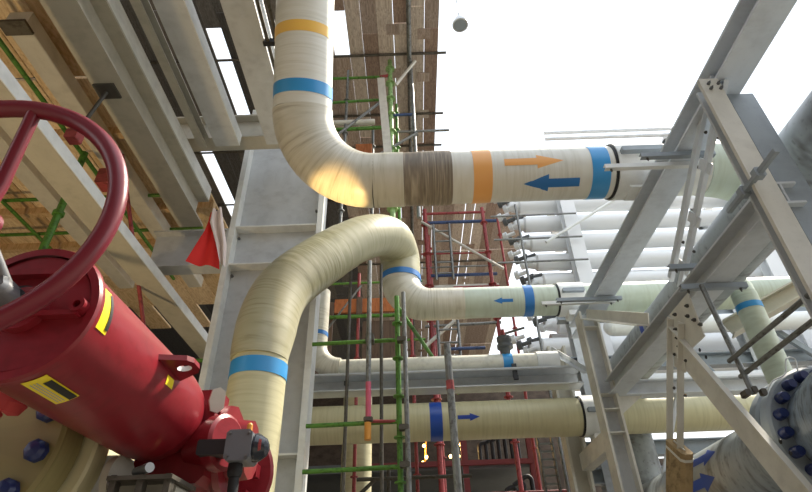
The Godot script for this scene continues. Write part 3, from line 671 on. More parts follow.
# ---------------------------------------------------------------- actuator
func actuator() -> void:
	var ax := V(-1.085, 2.335, 0)
	var t := thing("valve_actuator", "red cylindrical valve actuator with handwheel in the left foreground", "actuator", V(-1.085, 1.9, -2.0))
	part(t, "cylinder", lathe(ax + V(0, 0, -1.34), Vector3.FORWARD, [[-0.03, 0.185], [-0.03, 0.208], [-0.02, 0.213], [-0.005, 0.213], [0.005, 0.2], [0.86, 0.2], [0.93, 0.192], [0.98, 0.172], [1.0, 0.14], [1.0, 0]], 56), "red_paint")
	var cap := part(t, "end_cap", lathe(ax + V(0, 0, -1.325), Vector3.BACK, [[-0.02, 0.187], [0, 0.186], [0.008, 0.18], [0.008, 0.07], [0.03, 0.066], [0.03, 0]], 56), "red_paint")
	part(cap, "cap_rib", boxm(ax + V(-0.17, 0.105, -1.32), ax + V(0.13, 0.125, -1.29), 0.004), "red_paint")
	part(cap, "cap_rib", boxm(ax + V(-0.17, -0.03, -1.32), ax + V(0.17, -0.015, -1.29), 0.004), "red_paint")
	part(cap, "boss", lathe(ax + V(0.165, 0.0, -1.335), Vector3.BACK, [[0, 0.024], [0.05, 0.022], [0.05, 0.011], [0.03, 0.010], [0.03, 0]], 20), "red_paint")
	part(cap, "washer", lathe(ax + V(-0.03, 0.01, -1.33), V(-0.12, 0.2, 1), [[0, 0.07], [0.03, 0.068], [0.03, 0.045], [0.05, 0.043], [0.05, 0]], 28), "rubber")
	part(cap, "nut", lathe(ax + V(-0.035, 0.02, -1.29), V(-0.12, 0.2, 1), [[0, 0.042], [0.055, 0.042], [0.07, 0.034], [0.07, 0]], 6), "bolt_steel")
	# handwheel
	var n := V(-0.08, 0.04, -1.0).normalized()
	var c := V(-1.14, 2.50, -1.06)
	var u := V(0.05, 0.35, 0.01); u = (u - n * u.dot(n)).normalized(); var v := n.cross(u)
	var ring := []
	for k in 73: ring.append(c + (u * cos(TAU * k / 72) + v * sin(TAU * k / 72)) * 0.37)
	var w := part(t, "handwheel", tube(ring, 0.0255, 18, false), "wheel_red")
	for k in [0.0, 180.0, 90.0]:
		var d := u.rotated(n, -deg_to_rad(k))
		part(w, "spoke", tube([c + n * 0.05, c + d * 0.12 + n * 0.045, c + d * 0.25 + n * 0.02, c + d * 0.36], [0.02, 0.02, 0.019, 0.019], 14), "wheel_red")
	part(w, "hub", lathe(c - n * 0.02, n, [[0, 0], [0, 0.04], [0.1, 0.045], [0.1, 0]], 24), "wheel_red")
	part(w, "stem", rod(c + n * 0.06, ax + V(-0.03, 0.02, -1.30), 0.018), "bolt_steel")
	# stickers on the barrel (axis -z, zero +x; turning towards -y)
	var bar := func(z0: float, z1: float, a0: float, a1: float, called: String, m: String, th: float) -> void:
		part(t, called, shell(ax, Vector3.BACK, Vector3.RIGHT, 0.2, [[z0, deg_to_rad(a0), deg_to_rad(a1)], [z1, deg_to_rad(a0), deg_to_rad(a1)]], th), m)
	bar.call(-1.405, -1.35, -12.0, 28.0, "warning_sticker", "yellow_sticker", 0.002)
	bar.call(-1.405, -1.39, -9.0, 25.0, "sticker_print", "black_print", 0.004)
	bar.call(-1.53, -1.36, -79.0, -60.0, "warning_sticker", "yellow_sticker", 0.002)
	bar.call(-1.525, -1.39, -67.5, -61.0, "sticker_print", "black_print", 0.004)
	for k in 3: bar.call(-1.52, -1.38, -71.0 - 2.4 * k, -70.0 - 2.4 * k, "sticker_print", "steel_olive", 0.003)
	bar.call(-1.90, -1.84, -8.0, 2.0, "warning_sticker", "yellow_sticker", 0.002)
	# lifting lug with an eye
	var lug := CSGPolygon3D.new()
	lug.name = "lifting_lug"
	lug.polygon = PackedVector2Array([Vector2(-0.12, -0.012), Vector2(0.11, -0.012), Vector2(0.06, 0.085), Vector2(0.03, 0.1), Vector2(-0.03, 0.1), Vector2(-0.06, 0.085)])
	lug.depth = 0.02; lug.material = M["red_paint"]
	var eye := CSGCylinder3D.new(); eye.radius = 0.026; eye.height = 0.1; eye.sides = 20; eye.operation = CSGShape3D.OPERATION_SUBTRACTION
	eye.name = "eye"; eye.rotation = Vector3(PI / 2, 0, 0); eye.position = V(0, 0.055, -0.01); lug.add_child(eye)
	t.add_child(lug)
	# polygon x runs along -z, polygon y out along +x, flat side up
	lug.transform = Transform3D(Basis(V(0, 0, -1), V(0.985, 0.17, 0), V(0.17, -0.985, 0)), V(-0.89, 2.362, -1.86) - t.position)
	# scotch yoke housing at the far end
	var h := part(t, "yoke_housing", boxm(V(-1.16, 2.06, -2.72), V(-0.86, 2.38, -2.30), 0.03), "red_paint")
	part(h, "housing_flange", lathe(V(-0.86, 2.24, -2.52), Vector3.RIGHT, [[0, 0], [0, 0.2], [0.03, 0.2], [0.03, 0.14], [0.12, 0.13], [0.12, 0]], 12), "red_paint")
	part(h, "cover_disc", lathe(V(-0.98, 2.2, -2.86), V(0.15, 0, 1), [[0, 0], [0, 0.26], [0.035, 0.265], [0.05, 0.25], [0.05, 0]], 40), "red_paint")
	for k in 10:
		var a := TAU * k / 10
		part(h, "rib", boxm(V(-0.98 + cos(a) * 0.2 - 0.012, 2.2 + sin(a) * 0.2 - 0.03, -2.81), V(-0.98 + cos(a) * 0.2 + 0.012, 2.2 + sin(a) * 0.2 + 0.03, -2.74)), "red_paint")
	part(h, "collar", lathe(V(-0.93, 2.22, -2.36), V(0.9, 0, 0.35), [[0, 0.1], [0.1, 0.1], [0.1, 0.115], [0.15, 0.115], [0.16, 0.10], [0.16, 0]], 28), "red_paint")
	part(h, "name_plate", extr(PackedVector2Array([Vector2(-0.035, -0.03), Vector2(-0.012, -0.055), Vector2(0.02, -0.05), Vector2(0.035, -0.01), Vector2(0.03, 0.04), Vector2(0.0, 0.055), Vector2(-0.03, 0.04)]), V(-0.86, 2.40, -2.30), V(-0.852, 2.398, -2.29)), "steel_olive")
	part(h, "top_lug", boxm(V(-0.98, 2.36, -2.46), V(-0.86, 2.47, -2.36), 0.012), "red_paint")
	# limit switch box
	var sb := part(t, "switch_box", boxm(V(-0.75, 2.115, -2.30), V(-0.645, 2.235, -2.18), 0.012), "switch_grey")
	part(sb, "mount", boxm(V(-0.87, 2.145, -2.28), V(-0.75, 2.205, -2.2), 0.006), "black")
	part(sb, "dome", lathe(V(-0.65, 2.175, -2.24), Vector3.RIGHT, [[0, 0.055], [0.015, 0.057], [0.03, 0.05], [0.052, 0.035], [0.062, 0.015], [0.064, 0]], 24), "dome")
	part(sb, "position_mark", shell(V(-0.65, 2.175, -2.24), Vector3.RIGHT, Vector3.BACK, 0.0475, [[0.03, -0.5, 0.5], [0.042, -0.4, 0.4]], 0.003), "red_tube")
	part(sb, "orange_cap", lathe(V(-0.675, 2.235, -2.23), Vector3.UP, [[0, 0.012], [0.03, 0.012], [0.038, 0.006], [0.038, 0]], 14), "orange_tape")
	for q in [V(-0.735, 2.13, -2.18), V(-0.66, 2.13, -2.18), V(-0.735, 2.22, -2.18), V(-0.66, 2.22, -2.18)]: bolt_at(sb, q, Vector3.BACK, 0.007, "bolt_steel", 0.006)
	part(sb, "cable_gland", lathe(V(-0.715, 2.115, -2.24), V(0.03, -1, 0.0), [[0, 0.028], [0.03, 0.03], [0.05, 0.026], [0.05, 0.021], [0.2, 0.02], [0.2, 0]], 16), "rubber")
	# bracket below the barrel
	var b := part(t, "mount_bracket", boxm(V(-1.12, 2.03, -2.30), V(-0.88, 2.045, -2.05)), "galv_dark")
	for x in [-1.10, -1.0, -0.9]: part(b, "upright", boxm(V(x - 0.012, 1.90, -2.1), V(x + 0.012, 2.05, -2.06), 0.003), "galv_dark")
	part(b, "cross_bar", boxm(V(-1.16, 1.91, -2.12), V(-0.80, 1.935, -2.04), 0.003), "galv_dark")
	for x in [-1.08, -1.02, -0.95]: bolt_at(b, V(x, 1.97, -2.05), Vector3.BACK, 0.012, "bolt_steel")
	part(b, "disc", lathe(V(-1.17, 2.06, -2.2), V(1, 0, 0.1), [[0, 0.0], [0, 0.09], [0.03, 0.09], [0.03, 0]], 32), "steel_olive")
	part(b, "stud", rod(V(-1.05, 2.07, -2.12), V(-0.97, 2.07, -2.05), 0.018), "bolt_steel")
	part(b, "pedestal", boxm(V(-1.12, 0.0, -2.35), V(-0.9, 2.03, -2.15), 0.01), "steel_olive")
	# pipe flange beside it
	t = thing("bolted_flange", "cream pipe flange with dark blue bolt caps at the bottom left corner", "flange", V(-1.66, 1.7, -2.0))
	part(t, "flange_ring", lathe(V(-1.664, 2.175, -1.97), Vector3.FORWARD, [[0, 0.0], [0, 0.37], [0.01, 0.385], [0.13, 0.385], [0.14, 0.37], [0.14, 0.3]], 60), "shaded_laminate")  # face ring carries painted shade, the ring behind stays cream
	part(t, "flange_ring", lathe(V(-1.664, 2.175, -2.12), Vector3.FORWARD, [[0, 0.0], [0, 0.42], [0.01, 0.43], [0.1, 0.43], [0.11, 0.42], [0.11, 0.3]], 60), "grp_yellow")
	for k in 14:
		var a := TAU * (k + 0.607) / 14
		part(t, "bolt_cap", lathe(V(-1.664 + 0.318 * cos(a), 2.175 + 0.318 * sin(a), -1.975), Vector3.BACK, [[0, 0.04], [0.03, 0.04], [0.045, 0.028], [0.052, 0]], 8), "bolt_blue")
	part(t, "pipe", tube([V(-1.664, 2.175, -2.2), V(-1.664, 2.175, -4.6)], 0.3, 40), "grp_yellow")
	part(t, "valve_neck", boxm(V(-1.36, 2.0, -2.34), V(-1.16, 2.16, -2.22), 0.01), "steel")
	part(t, "pedestal", boxm(V(-1.8, 0, -2.6), V(-1.5, 1.85, -2.4), 0.01), "steel_olive")

# ---------------------------------------------------------------- scaffolds
func standard(t: Node3D, x: float, z: float, y0: float, y1: float, r: float, m: String, step := 0.5, first := 0.25) -> MeshInstance3D:
	var s := part(t, "standard", rod(V(x, y0, z), V(x, y1, z), r, 14), m)
	var y := first
	while y < y1:
		if y > y0: part(s, "rosette", lathe(V(x, y, z), Vector3.UP, [[0, r], [0, r * 2.1], [0.018, r * 2.1], [0.018, r]], 10), m)
		y += step
	return s

func ledger(t: Node3D, a: Vector3, b: Vector3, m: String, r := 0.024, called := "ledger") -> void:
	part(t, called, rod(a, b, r, 10), m)

func scaffolds() -> void:
	# green ring scaffold in the middle
	var t := thing("ring_scaffold", "green ring scaffold with ledgers in front of the lower pipes", "scaffold", V(-0.8, 0, -6.5))
	standard(t, -0.155, -6.5, 0, 5.25, 0.034, "green", 0.5, 0.32)
	for y in [4.57, 3.5, 2.98]: ledger(t, V(-1.285, y, -6.5), V(-0.155, y + 0.02, -6.5), "green", 0.027)
	ledger(t, V(-0.155, 3.52, -6.5), V(-0.5, 3.52, -6.45), "red_tube", 0.02, "coupler_bar")
	ledger(t, V(-0.155, 4.57, -6.5), V(-0.155, 4.57, -7.2), "green", 0.024)
	ledger(t, V(-0.155, 5.1, -6.5), V(0.9, 5.05, -10.0), "green", 0.03)
	for y in [4.55, 3.42, 3.0]:
		part(t, "coupler", boxm(V(-0.16, y - 0.03, -6.47), V(-0.04, y + 0.03, -6.36), 0.012), "galv_dark")
	single("scaffold_pole", "grey tube close beside the green scaffold upright", "pole", rod(V(-0.06, 0, -6.4), V(-0.06, 5.25, -6.4), 0.03, 14), "galvanised")
	t = thing("scaffold_pole", "grey tube with pink tape and orange sleeve at its lower end", "pole", V(-0.52, 3.3, -6.3))
	part(t, "tube", rod(V(-0.52, 3.75, -6.3), V(-0.52, 5.72, -6.3), 0.032, 14), "galvanised")
	part(t, "taped_end", rod(V(-0.515, 3.52, -6.3), V(-0.52, 3.95, -6.3), 0.034, 14), "pink_tape")
	part(t, "sleeve", lathe(V(-0.52, 3.26, -6.3), Vector3.UP, [[0, 0.0], [0, 0.04], [0.2, 0.04], [0.2, 0.0]], 14), "orange_tape")
	part(t, "coupler", boxm(V(-0.57, 3.475, -6.34), V(-0.46, 3.52, -6.26), 0.012), "galv_dark")
	part(t, "coupler", boxm(V(-0.57, 4.52, -6.48), V(-0.46, 4.62, -6.32), 0.012), "galv_dark")
	single("scaffold_pole", "thin brown upright left of the pink-taped tube", "pole", rod(V(-0.87, 0, -7.0), V(-0.87, 6.1, -7.0), 0.024, 12), "galv_dark")
	single("scaffold_pole", "thin brown upright right of the pink-taped tube", "pole", rod(V(-0.40, 0, -7.0), V(-0.40, 6.1, -7.0), 0.024, 12), "galv_dark")
	t = thing("scaffold_pole", "free-standing grey pole with red ring in front of the lower pipe", "pole", V(0.38, 0, -5.0))
	part(t, "tube", rod(V(0.38, 0, -5.0), V(0.38, 3.83, -5.0), 0.036, 16), "galvanised")
	part(t, "ring", lathe(V(0.38, 3.36, -5.0), Vector3.UP, [[0, 0.036], [0, 0.039], [0.09, 0.039], [0.09, 0.036]], 16), "red_tube")
	# boards behind the arch
	t = thing("scaffold_board", "orange-brown timber board set on edge below the arching pipe", "board", V(-0.8, 6.0, -8.4))
	part(t, "board", boxm(V(-1.40, 6.31, -9.0), V(-0.24, 6.60, -8.94), 0.006), "board_orange")
	part(t, "cleat", boxm(V(-0.98, 6.2, -8.94), V(-0.87, 6.62, -8.90), 0.004), "board_brown")
	t = thing("scaffold_board", "dark brown board panels hanging below the orange board", "board", V(-0.9, 4.5, -8.6))
	part(t, "panel", boxm(V(-1.83, 5.05, -9.0), V(-1.42, 6.55, -8.95), 0.006), "board_brown")
	part(t, "panel", boxm(V(-0.86, 4.85, -9.0), V(-0.13, 6.12, -8.95), 0.006), "board_brown")
	# scaffold with mixed tubes behind the arch and under the board
	t = thing("tube_scaffold", "red and green tube scaffold seen below the arching pipe", "scaffold", V(-0.8, 0, -9))
	for x in [-1.9, -0.95, 0.05]: standard(t, x, -9.0, 0, 7.2, 0.03, "red_tube" if x > -1 else "galv_dark", 1.0, 0.4)
	for y in [7.0, 6.55, 5.75, 5.3]: ledger(t, V(-2.6, y, -9.03), V(0.3, y, -9.03), "green" if y in [5.75, 7.0] else "red_tube")
	ledger(t, V(-1.9, 5.4, -8.95), V(-0.9, 6.9, -8.95), "galvanised", 0.022, "brace")
	ledger(t, V(-2.4, 6.2, -8.9), V(0.2, 6.2, -8.9), "green", 0.035)
	# upper green scaffold hanging under the roof
	t = thing("upper_scaffold", "pale green scaffold high up between elbow and plank roof", "scaffold", V(-0.3, 8.5, -7.4))
	standard(t, -0.22, -7.5, 7.3, 11.9, 0.05, "green_pale", 0.5, 7.1)
	standard(t, -0.1, -7.65, 7.3, 10.6, 0.03, "green", 0.5, 7.3)
	standard(t, -1.15, -7.5, 7.2, 11.6, 0.03, "galvanised", 1.0, 7.6)
	standard(t, -0.62, -7.9, 7.2, 10.2, 0.03, "galvanised", 1.0, 7.6)
	ledger(t, V(-1.6, 11.35, -7.5), V(-0.4, 11.35, -7.5), "green", 0.03)
	ledger(t, V(-0.45, 11.35, -7.5), V(-0.2, 11.4, -7.5), "red_tube", 0.035)
	ledger(t, V(-1.6, 10.55, -7.5), V(-0.3, 10.6, -7.5), "green", 0.03)
	ledger(t, V(-1.6, 9.72, -7.5), V(-0.2, 9.75, -7.5), "green", 0.04)
	ledger(t, V(-1.6, 9.92, -7.5), V(-0.55, 9.92, -7.5), "steel_cream", 0.06, "board")
	ledger(t, V(-1.4, 8.25, -7.5), V(-0.2, 8.25, -7.5), "green", 0.035)
	ledger(t, V(-1.4, 8.45, -7.6), V(-0.2, 8.45, -7.6), "galv_dark", 0.035)
	ledger(t, V(-1.5, 9.3, -7.45), V(-0.4, 10.5, -7.45), "galvanised", 0.03, "brace")
	ledger(t, V(-1.3, 8.3, -7.45), V(0.3, 9.5, -7.45), "galvanised", 0.03, "brace")
	ledger(t, V(-0.1, 11.0, -7.45), V(0.35, 11.8, -7.45), "steel_cream", 0.035, "brace")
	part(t, "slant_board", extr(rect(0.16, 0.04), V(-0.42, 11.2, -7.42), V(-0.25, 8.3, -7.42), Vector3.BACK), "steel_cream")
	part(t, "panel", boxm(V(-0.95, 8.75, -7.75), V(-0.62, 9.5, -7.7)), "board_orange")
	ledger(t, V(-0.2, 10.1, -7.5), V(0.25, 10.1, -7.5), "blue_tube", 0.03)
	ledger(t, V(-0.1, 9.6, -7.5), V(0.95, 9.6, -7.5), "galvanised", 0.025)
	ledger(t, V(-0.2, 8.4, -7.5), V(1.1, 8.4, -7.5), "galv_dark", 0.025)
	standard(t, 0.25, -7.5, 7.4, 11.95, 0.035, "galvanised", 9.0, 9.5)
	# red tower with ladder
	t = thing("red_scaffold_tower", "red scaffold tower with ladder and blue rails behind the middle pipe run", "scaffold", V(1.4, 0, -12))
	for x in [0.57, 2.22]: standard(t, x, -12.0, 0, 11.15, 0.06 if x < 1 else 0.05, "red_tube", 1.0, 0.6)
	standard(t, 0.7, -13.2, 0, 11.1, 0.04, "red_tube", 1.0, 0.6)
	standard(t, 2.75, -12.6, 0, 11.2, 0.035, "red_tube", 1.0, 0.6)
	ledger(t, V(0.5, 11.0, -12), V(2.3, 11.0, -12), "red_tube", 0.04)
	ledger(t, V(0.5, 10.75, -12.1), V(2.6, 10.75, -12.1), "blue_tube", 0.05)
	ledger(t, V(0.4, 9.62, -12), V(2.3, 9.6, -12), "red_tube", 0.025)
	ledger(t, V(0.4, 9.18, -12), V(2.4, 9.18, -12), "galvanised", 0.025)
	ledger(t, V(0.6, 8.98, -12.1), V(2.4, 8.98, -12.1), "blue_tube", 0.045)
	part(t, "deck_board", boxm(V(0.5, 8.5, -12.3), V(2.4, 8.66, -12.05)), "steel_cream")
	part(t, "toe_board", boxm(V(1.2, 8.42, -12.04), V(2.4, 8.58, -12.0)), "red_tube")
	ledger(t, V(0.45, 10.65, -11.9), V(2.55, 9.0, -11.9), "steel_cream", 0.04, "brace")
	ledger(t, V(0.4, 6.9, -11.9), V(1.5, 7.85, -11.9), "steel_cream", 0.045, "brace")
	ledger(t, V(0.4, 7.45, -12), V(2.3, 7.5, -12), "galvanised", 0.04)
	ledger(t, V(0.4, 7.7, -12), V(2.3, 7.7, -12), "galvanised", 0.025)
	ledger(t, V(0.9, 6.75, -11.8), V(1.8, 6.75, -11.8), "blue_tube", 0.04)
	ledger(t, V(0.4, 5.0, -12), V(3.2, 5.0, -12), "red_dark", 0.05)
	ledger(t, V(0.4, 3.6, -12), V(3.2, 3.6, -12), "red_dark", 0.03)
	for seg in [[0.76, 1.2, 8.7, 10.5], [0.7, 1.2, 6.4, 8.2]]:
		for k in 2: part(t, "ladder_rail", rod(V(seg[k], seg[2], -11.85), V(seg[k] + 0.02, seg[3], -11.85), 0.035, 8), "galvanised")
		var y: float = seg[2] + 0.2
		while y < seg[3]:
			part(t, "rung", rod(V(seg[0], y, -11.85), V(seg[1], y, -11.85), 0.025, 8), "galvanised")
			y += 0.34

# ---------------------------------------------------------------- white pipe stack
func white_stack() -> void:
	var names := ["topmost", "second highest", "third highest", "fourth highest", "fifth highest", "sixth highest", "seventh highest", "eighth highest", "ninth highest", "lowest"]
	var ys := [10.95, 10.35, 9.75, 9.15, 8.58, 8.0, 7.45, 6.9, 6.35, 5.8]
	for i in 10:
		var t := thing("stacked_pipe", "%s white pipe of the sunlit stack behind the rack" % names[i], "pipe", V(8, ys[i], -11), "white pipe stack")
		part(t, "straight_run", tube([V(2.95 + 0.06 * i - (0.5 if i > 7 else 0.0), ys[i], -11), V(8, ys[i], -11), V(17, ys[i], -11)], 0.21, 24), "far_white")
		part(t, "second_run", tube([V(3.0 + 0.05 * i, ys[i] - 0.06, -11.7), V(17, ys[i] - 0.06, -11.7)], 0.15, 20), "far_white")
		for k in 4:
			part(t, "end_collar", lathe(V(2.28 + 0.13 * k + 0.06 * i - (0.5 if i > 7 else 0.0), ys[i] + 0.16 - 0.12 * (k % 3), -10.9 - 0.05 * k), V(1, 0.1, 0.5), [[0, 0.0], [0, 0.1], [0.1, 0.11], [0.1, 0.05], [0.3, 0.05]], 14), "far_white" if k % 2 == 0 else "steel_dark")
		part(t, "end_cap", lathe(V(2.955 + 0.06 * i - (0.5 if i > 7 else 0.0), ys[i], -11), Vector3.LEFT, [[0, 0.21], [0.05, 0.16], [0.3, 0.12], [0.3, 0.0]], 24), "far_white")
	var t := thing("white_rack_post", "white rack post standing in front of the stacked white pipes", "post", V(4.1, 0, -10.6))
	part(t, "post", extr(hprof(0.34, 0.3, 0.03, 0.02), V(4.1, 0, -10.62), V(4.1, 11.3, -10.62), Vector3.BACK), "far_white")
	for y in [10.7, 10.1, 9.5, 8.9, 8.3, 7.75, 7.2, 6.65, 6.1, 5.55]: part(t, "arm", boxm(V(4.0, y - 0.05, -11.9), V(4.2, y + 0.03, -10.7)), "far_white")
	for x in [8.5, 13.0]:
		t = thing("white_rack_post", "white rack post further right behind the frame, %s" % ("nearer the middle" if x < 10 else "at the right edge"), "post", V(x, 0, -10.6))
		part(t, "post", extr(hprof(0.34, 0.3, 0.03, 0.02), V(x, 0, -10.62), V(x, 11.3, -10.62), Vector3.BACK), "far_white")
		for y in [10.7, 10.1, 9.5, 8.9, 8.3, 7.75, 7.2, 6.65, 6.1, 5.55]: part(t, "arm", boxm(V(x - 0.1, y - 0.05, -11.9), V(x + 0.1, y + 0.03, -10.7)), "far_white")
	t = thing("guard_rails", "thin grey guard rails in front of the stacked white pipes", "rail", V(3, 7.5, -10.3))
	for y in [9.55, 8.85, 8.2]: ledger(t, V(2.1, y, -10.35), V(4.2, y + 0.02, -10.35), "galvanised", 0.025, "rail")
	part(t, "upright", rod(V(2.75, 0, -10.35), V(2.75, 9.9, -10.35), 0.03, 10), "galvanised")
	part(t, "brace", rod(V(3.3, 8.7, -10.3), V(5.2, 9.9, -10.3), 0.035, 10), "steel_white")
	# more runs above, nearly lost in the glare
	for q in [[14.86, -13.0, "faint white pipe in the glare just above the upper pipe"], [15.15, -13.0, "faintest white pipe highest in the glare"]]:
		t = thing("distant_pipe", q[2], "pipe", V(8, q[0], q[1]))
		part(t, "straight_run", tube([V(4.9, q[0], q[1]), V(9.4, q[0], q[1])], 0.06, 16), "steel")
		part(t, "support", boxm(V(9, 0, q[1] - 0.3), V(9.2, q[0] - 0.08, q[1] - 0.1)), "far_white")

# ---------------------------------------------------------------- far structure
func far_structure() -> void:
	var t := thing("far_platform", "dark platform with red edge far below the lower pipe", "platform", V(0.5, 4.0, -15))
	part(t, "floor_slab", boxm(V(-6, 4.55, -18), V(3.0, 4.75, -14.2)), "steel_dark")
	part(t, "edge_beam", boxm(V(-1.2, 4.62, -14.2), V(3.0, 4.74, -14.1)), "red_dark")
	part(t, "wall_sheet", boxm(V(-6, 2.0, -17.9), V(3.0, 4.55, -17.8)), "steel_dark")
	for x in [-5.0, -1.2, 1.3, 3.0]: part(t, "post", boxm(V(x - 0.08, 0, -14.3), V(x + 0.08, 6.2, -14.15)), "red_dark" if x > -1.5 else "steel_olive")
	for y in [3.9, 3.2, 2.6]: part(t, "tread", boxm(V(-6, y, -15.6), V(3.0, y + 0.06, -15.0)), "steel_dark")
	part(t, "rail", rod(V(-4, 5.6, -14.2), V(3, 5.6, -14.2), 0.04), "galv_dark")
	# row of black elbows standing on the platform
	for i in 7:
		var e := thing("black_elbow", "small black hose elbow in the row on the far platform, %s from the left" % ["first", "second", "third", "fourth", "fifth", "sixth", "seventh"][i], "hose", V(1.75 + 0.17 * i, 4.75, -14.6), "black hose elbows")
		part(e, "hose", tube(fillet([V(1.75 + 0.17 * i, 4.75, -14.6), V(1.75 + 0.17 * i, 5.25 + 0.05 * i, -14.6), V(2.0 + 0.17 * i, 5.3 + 0.05 * i, -14.6)], [0.12], 6), 0.05, 10), "rubber")
	for i in 6:
		var e := thing("black_hose", "black hose hanging under the far platform, %s from the left" % ["first", "second", "third", "fourth", "fifth", "sixth"][i], "hose", V(1.7 + 0.2 * i, 3.0, -14.0), "black hoses under the platform")
		part(e, "hose", tube(fillet([V(1.6 + 0.2 * i, 3.6 + 0.12 * i, -13.9), V(1.85 + 0.2 * i, 3.75 + 0.12 * i, -13.9), V(1.85 + 0.2 * i, 2.4, -13.9)], [0.1], 6), 0.055, 10), "rubber")
	# work lamps glinting on the platform
	t = thing("festoon_lamps", "small warm festoon lamps glowing far back under the lower pipe", "lamp", V(0.9, 5.0, -15))
	for q in [[0.35, 5.0], [0.30, 5.3], [0.37, 5.55], [0.25, 4.86], [1.0, 5.0], [1.1, 5.15], [1.22, 5.0], [1.15, 5.35], [1.3, 5.3], [1.35, 5.1], [1.05, 5.45], [1.28, 5.5]]:
		part(t, "bulb", lathe(V(q[0], q[1], -15.0), Vector3.UP, [[0, 0], [0.01, 0.03], [0.05, 0.045], [0.09, 0.03], [0.1, 0]], 10), "lamp_glow")
	for x in [0.34, 1.2]:
		var o := OmniLight3D.new(); o.name = "festoon_light"; o.light_color = c8(255, 206, 130); o.light_energy = 0.5; o.light_size = 0.05; o.shadow_enabled = true; o.omni_range = 30.0; o.omni_attenuation = 2.0
		t.add_child(o, true); o.global_position = V(x, 5.2, -14.85)
	part(t, "frame", rod(V(0.1, 5.6, -15.06), V(1.5, 5.6, -15.06), 0.03), "galv_dark")
	part(t, "frame", rod(V(0.3, 4.75, -15.06), V(0.36, 5.6, -15.06), 0.02), "orange_tape")
	part(t, "frame", rod(V(1.2, 4.75, -15.06), V(1.2, 5.6, -15.06), 0.02), "galv_dark")
	# cream legs below the lower pipe at the left
	single("cream_leg", "cream pipe leg below the lower pipe beside the column", "pipe", tube([V(-0.98, 0, -9.6), V(-0.98, 4.9, -9.6)], 0.26, 28), "grp_yellow")
	t = thing("side_frame", "dark tube frame with diagonal below the lower pipe near the column", "frame", V(-0.9, 2.4, -8.8))
	ledger(t, V(-1.9, 3.0, -8.9), V(0.2, 3.0, -8.9), "galv_dark", 0.03, "bar")
	ledger(t, V(-0.9, 3.35, -8.9), V(0.9, 3.35, -8.9), "galv_dark", 0.03, "bar")
	ledger(t, V(-1.7, 2.4, -8.9), V(-0.6, 3.35, -8.9), "galv_dark", 0.03, "brace")
	for x in [-1.75, -0.4, 0.75]: ledger(t, V(x, 0, -8.95), V(x, 3.5, -8.95), "galv_dark", 0.03, "upright")
	# cable ladder standing beside the far posts
	t = thing("cable_ladder", "upright grey cable ladder left of the far rack posts", "ladder", V(2.3, 0, -9.6))
	for x in [2.18, 2.42]: part(t, "side_rail", boxm(V(x - 0.015, 0, -9.66), V(x + 0.015, 4.3, -9.56)), "galvanised")
	for k in 18: part(t, "rung", boxm(V(2.18, 2.0 + 0.13 * k, -9.63), V(2.42, 2.03 + 0.13 * k, -9.6)), "galvanised")
	# valve on the thin white pipe
	t = thing("small_valve", "small dark valve standing on the thin white pipe", "valve", V(1.53, 4.94, -7.95))
	part(t, "body", lathe(V(1.53, 4.93, -7.95), Vector3.UP, [[0, 0.07], [0.1, 0.08], [0.12, 0.13], [0.17, 0.13], [0.17, 0.09], [0.25, 0.12], [0.3, 0.12], [0.3, 0]], 18), "steel_dark")
	part(t, "stem", rod(V(1.53, 5.2, -7.95), V(1.53, 5.38, -7.97), 0.03), "red_tube")
	part(t, "lever", rod(V(1.5, 5.3, -7.98), V(1.9, 5.42, -8.0), 0.02), "galv_dark")

# ---------------------------------------------------------------- small things
func cloth(a: Array, m_top: Vector2) -> ArrayMesh:   # rows of [left, right] points
	var st := begin()
	st.set_smooth_group(0)
	var k := 8
	for i in a.size() - 1:
		for j in k:
			var p := []
			var uv := []
			for q in [[i, j], [i, j + 1], [i + 1, j + 1], [i + 1, j]]:
				var f := float(q[1]) / k
				var l: Vector3 = a[q[0]][0]; var r: Vector3 = a[q[0]][1]
				var w := l.lerp(r, f) + V(0, 0, 0.04 * sin(f * 9.0 + q[0] * 0.5))
				p.append(w); uv.append(Vector2(f, q[0]))
			for tt in [[0, 1, 2], [0, 2, 3]]:
				for x in tt:
					st.set_uv(uv[x]); st.add_vertex(p[x])
	st.generate_normals()
	return st.commit()

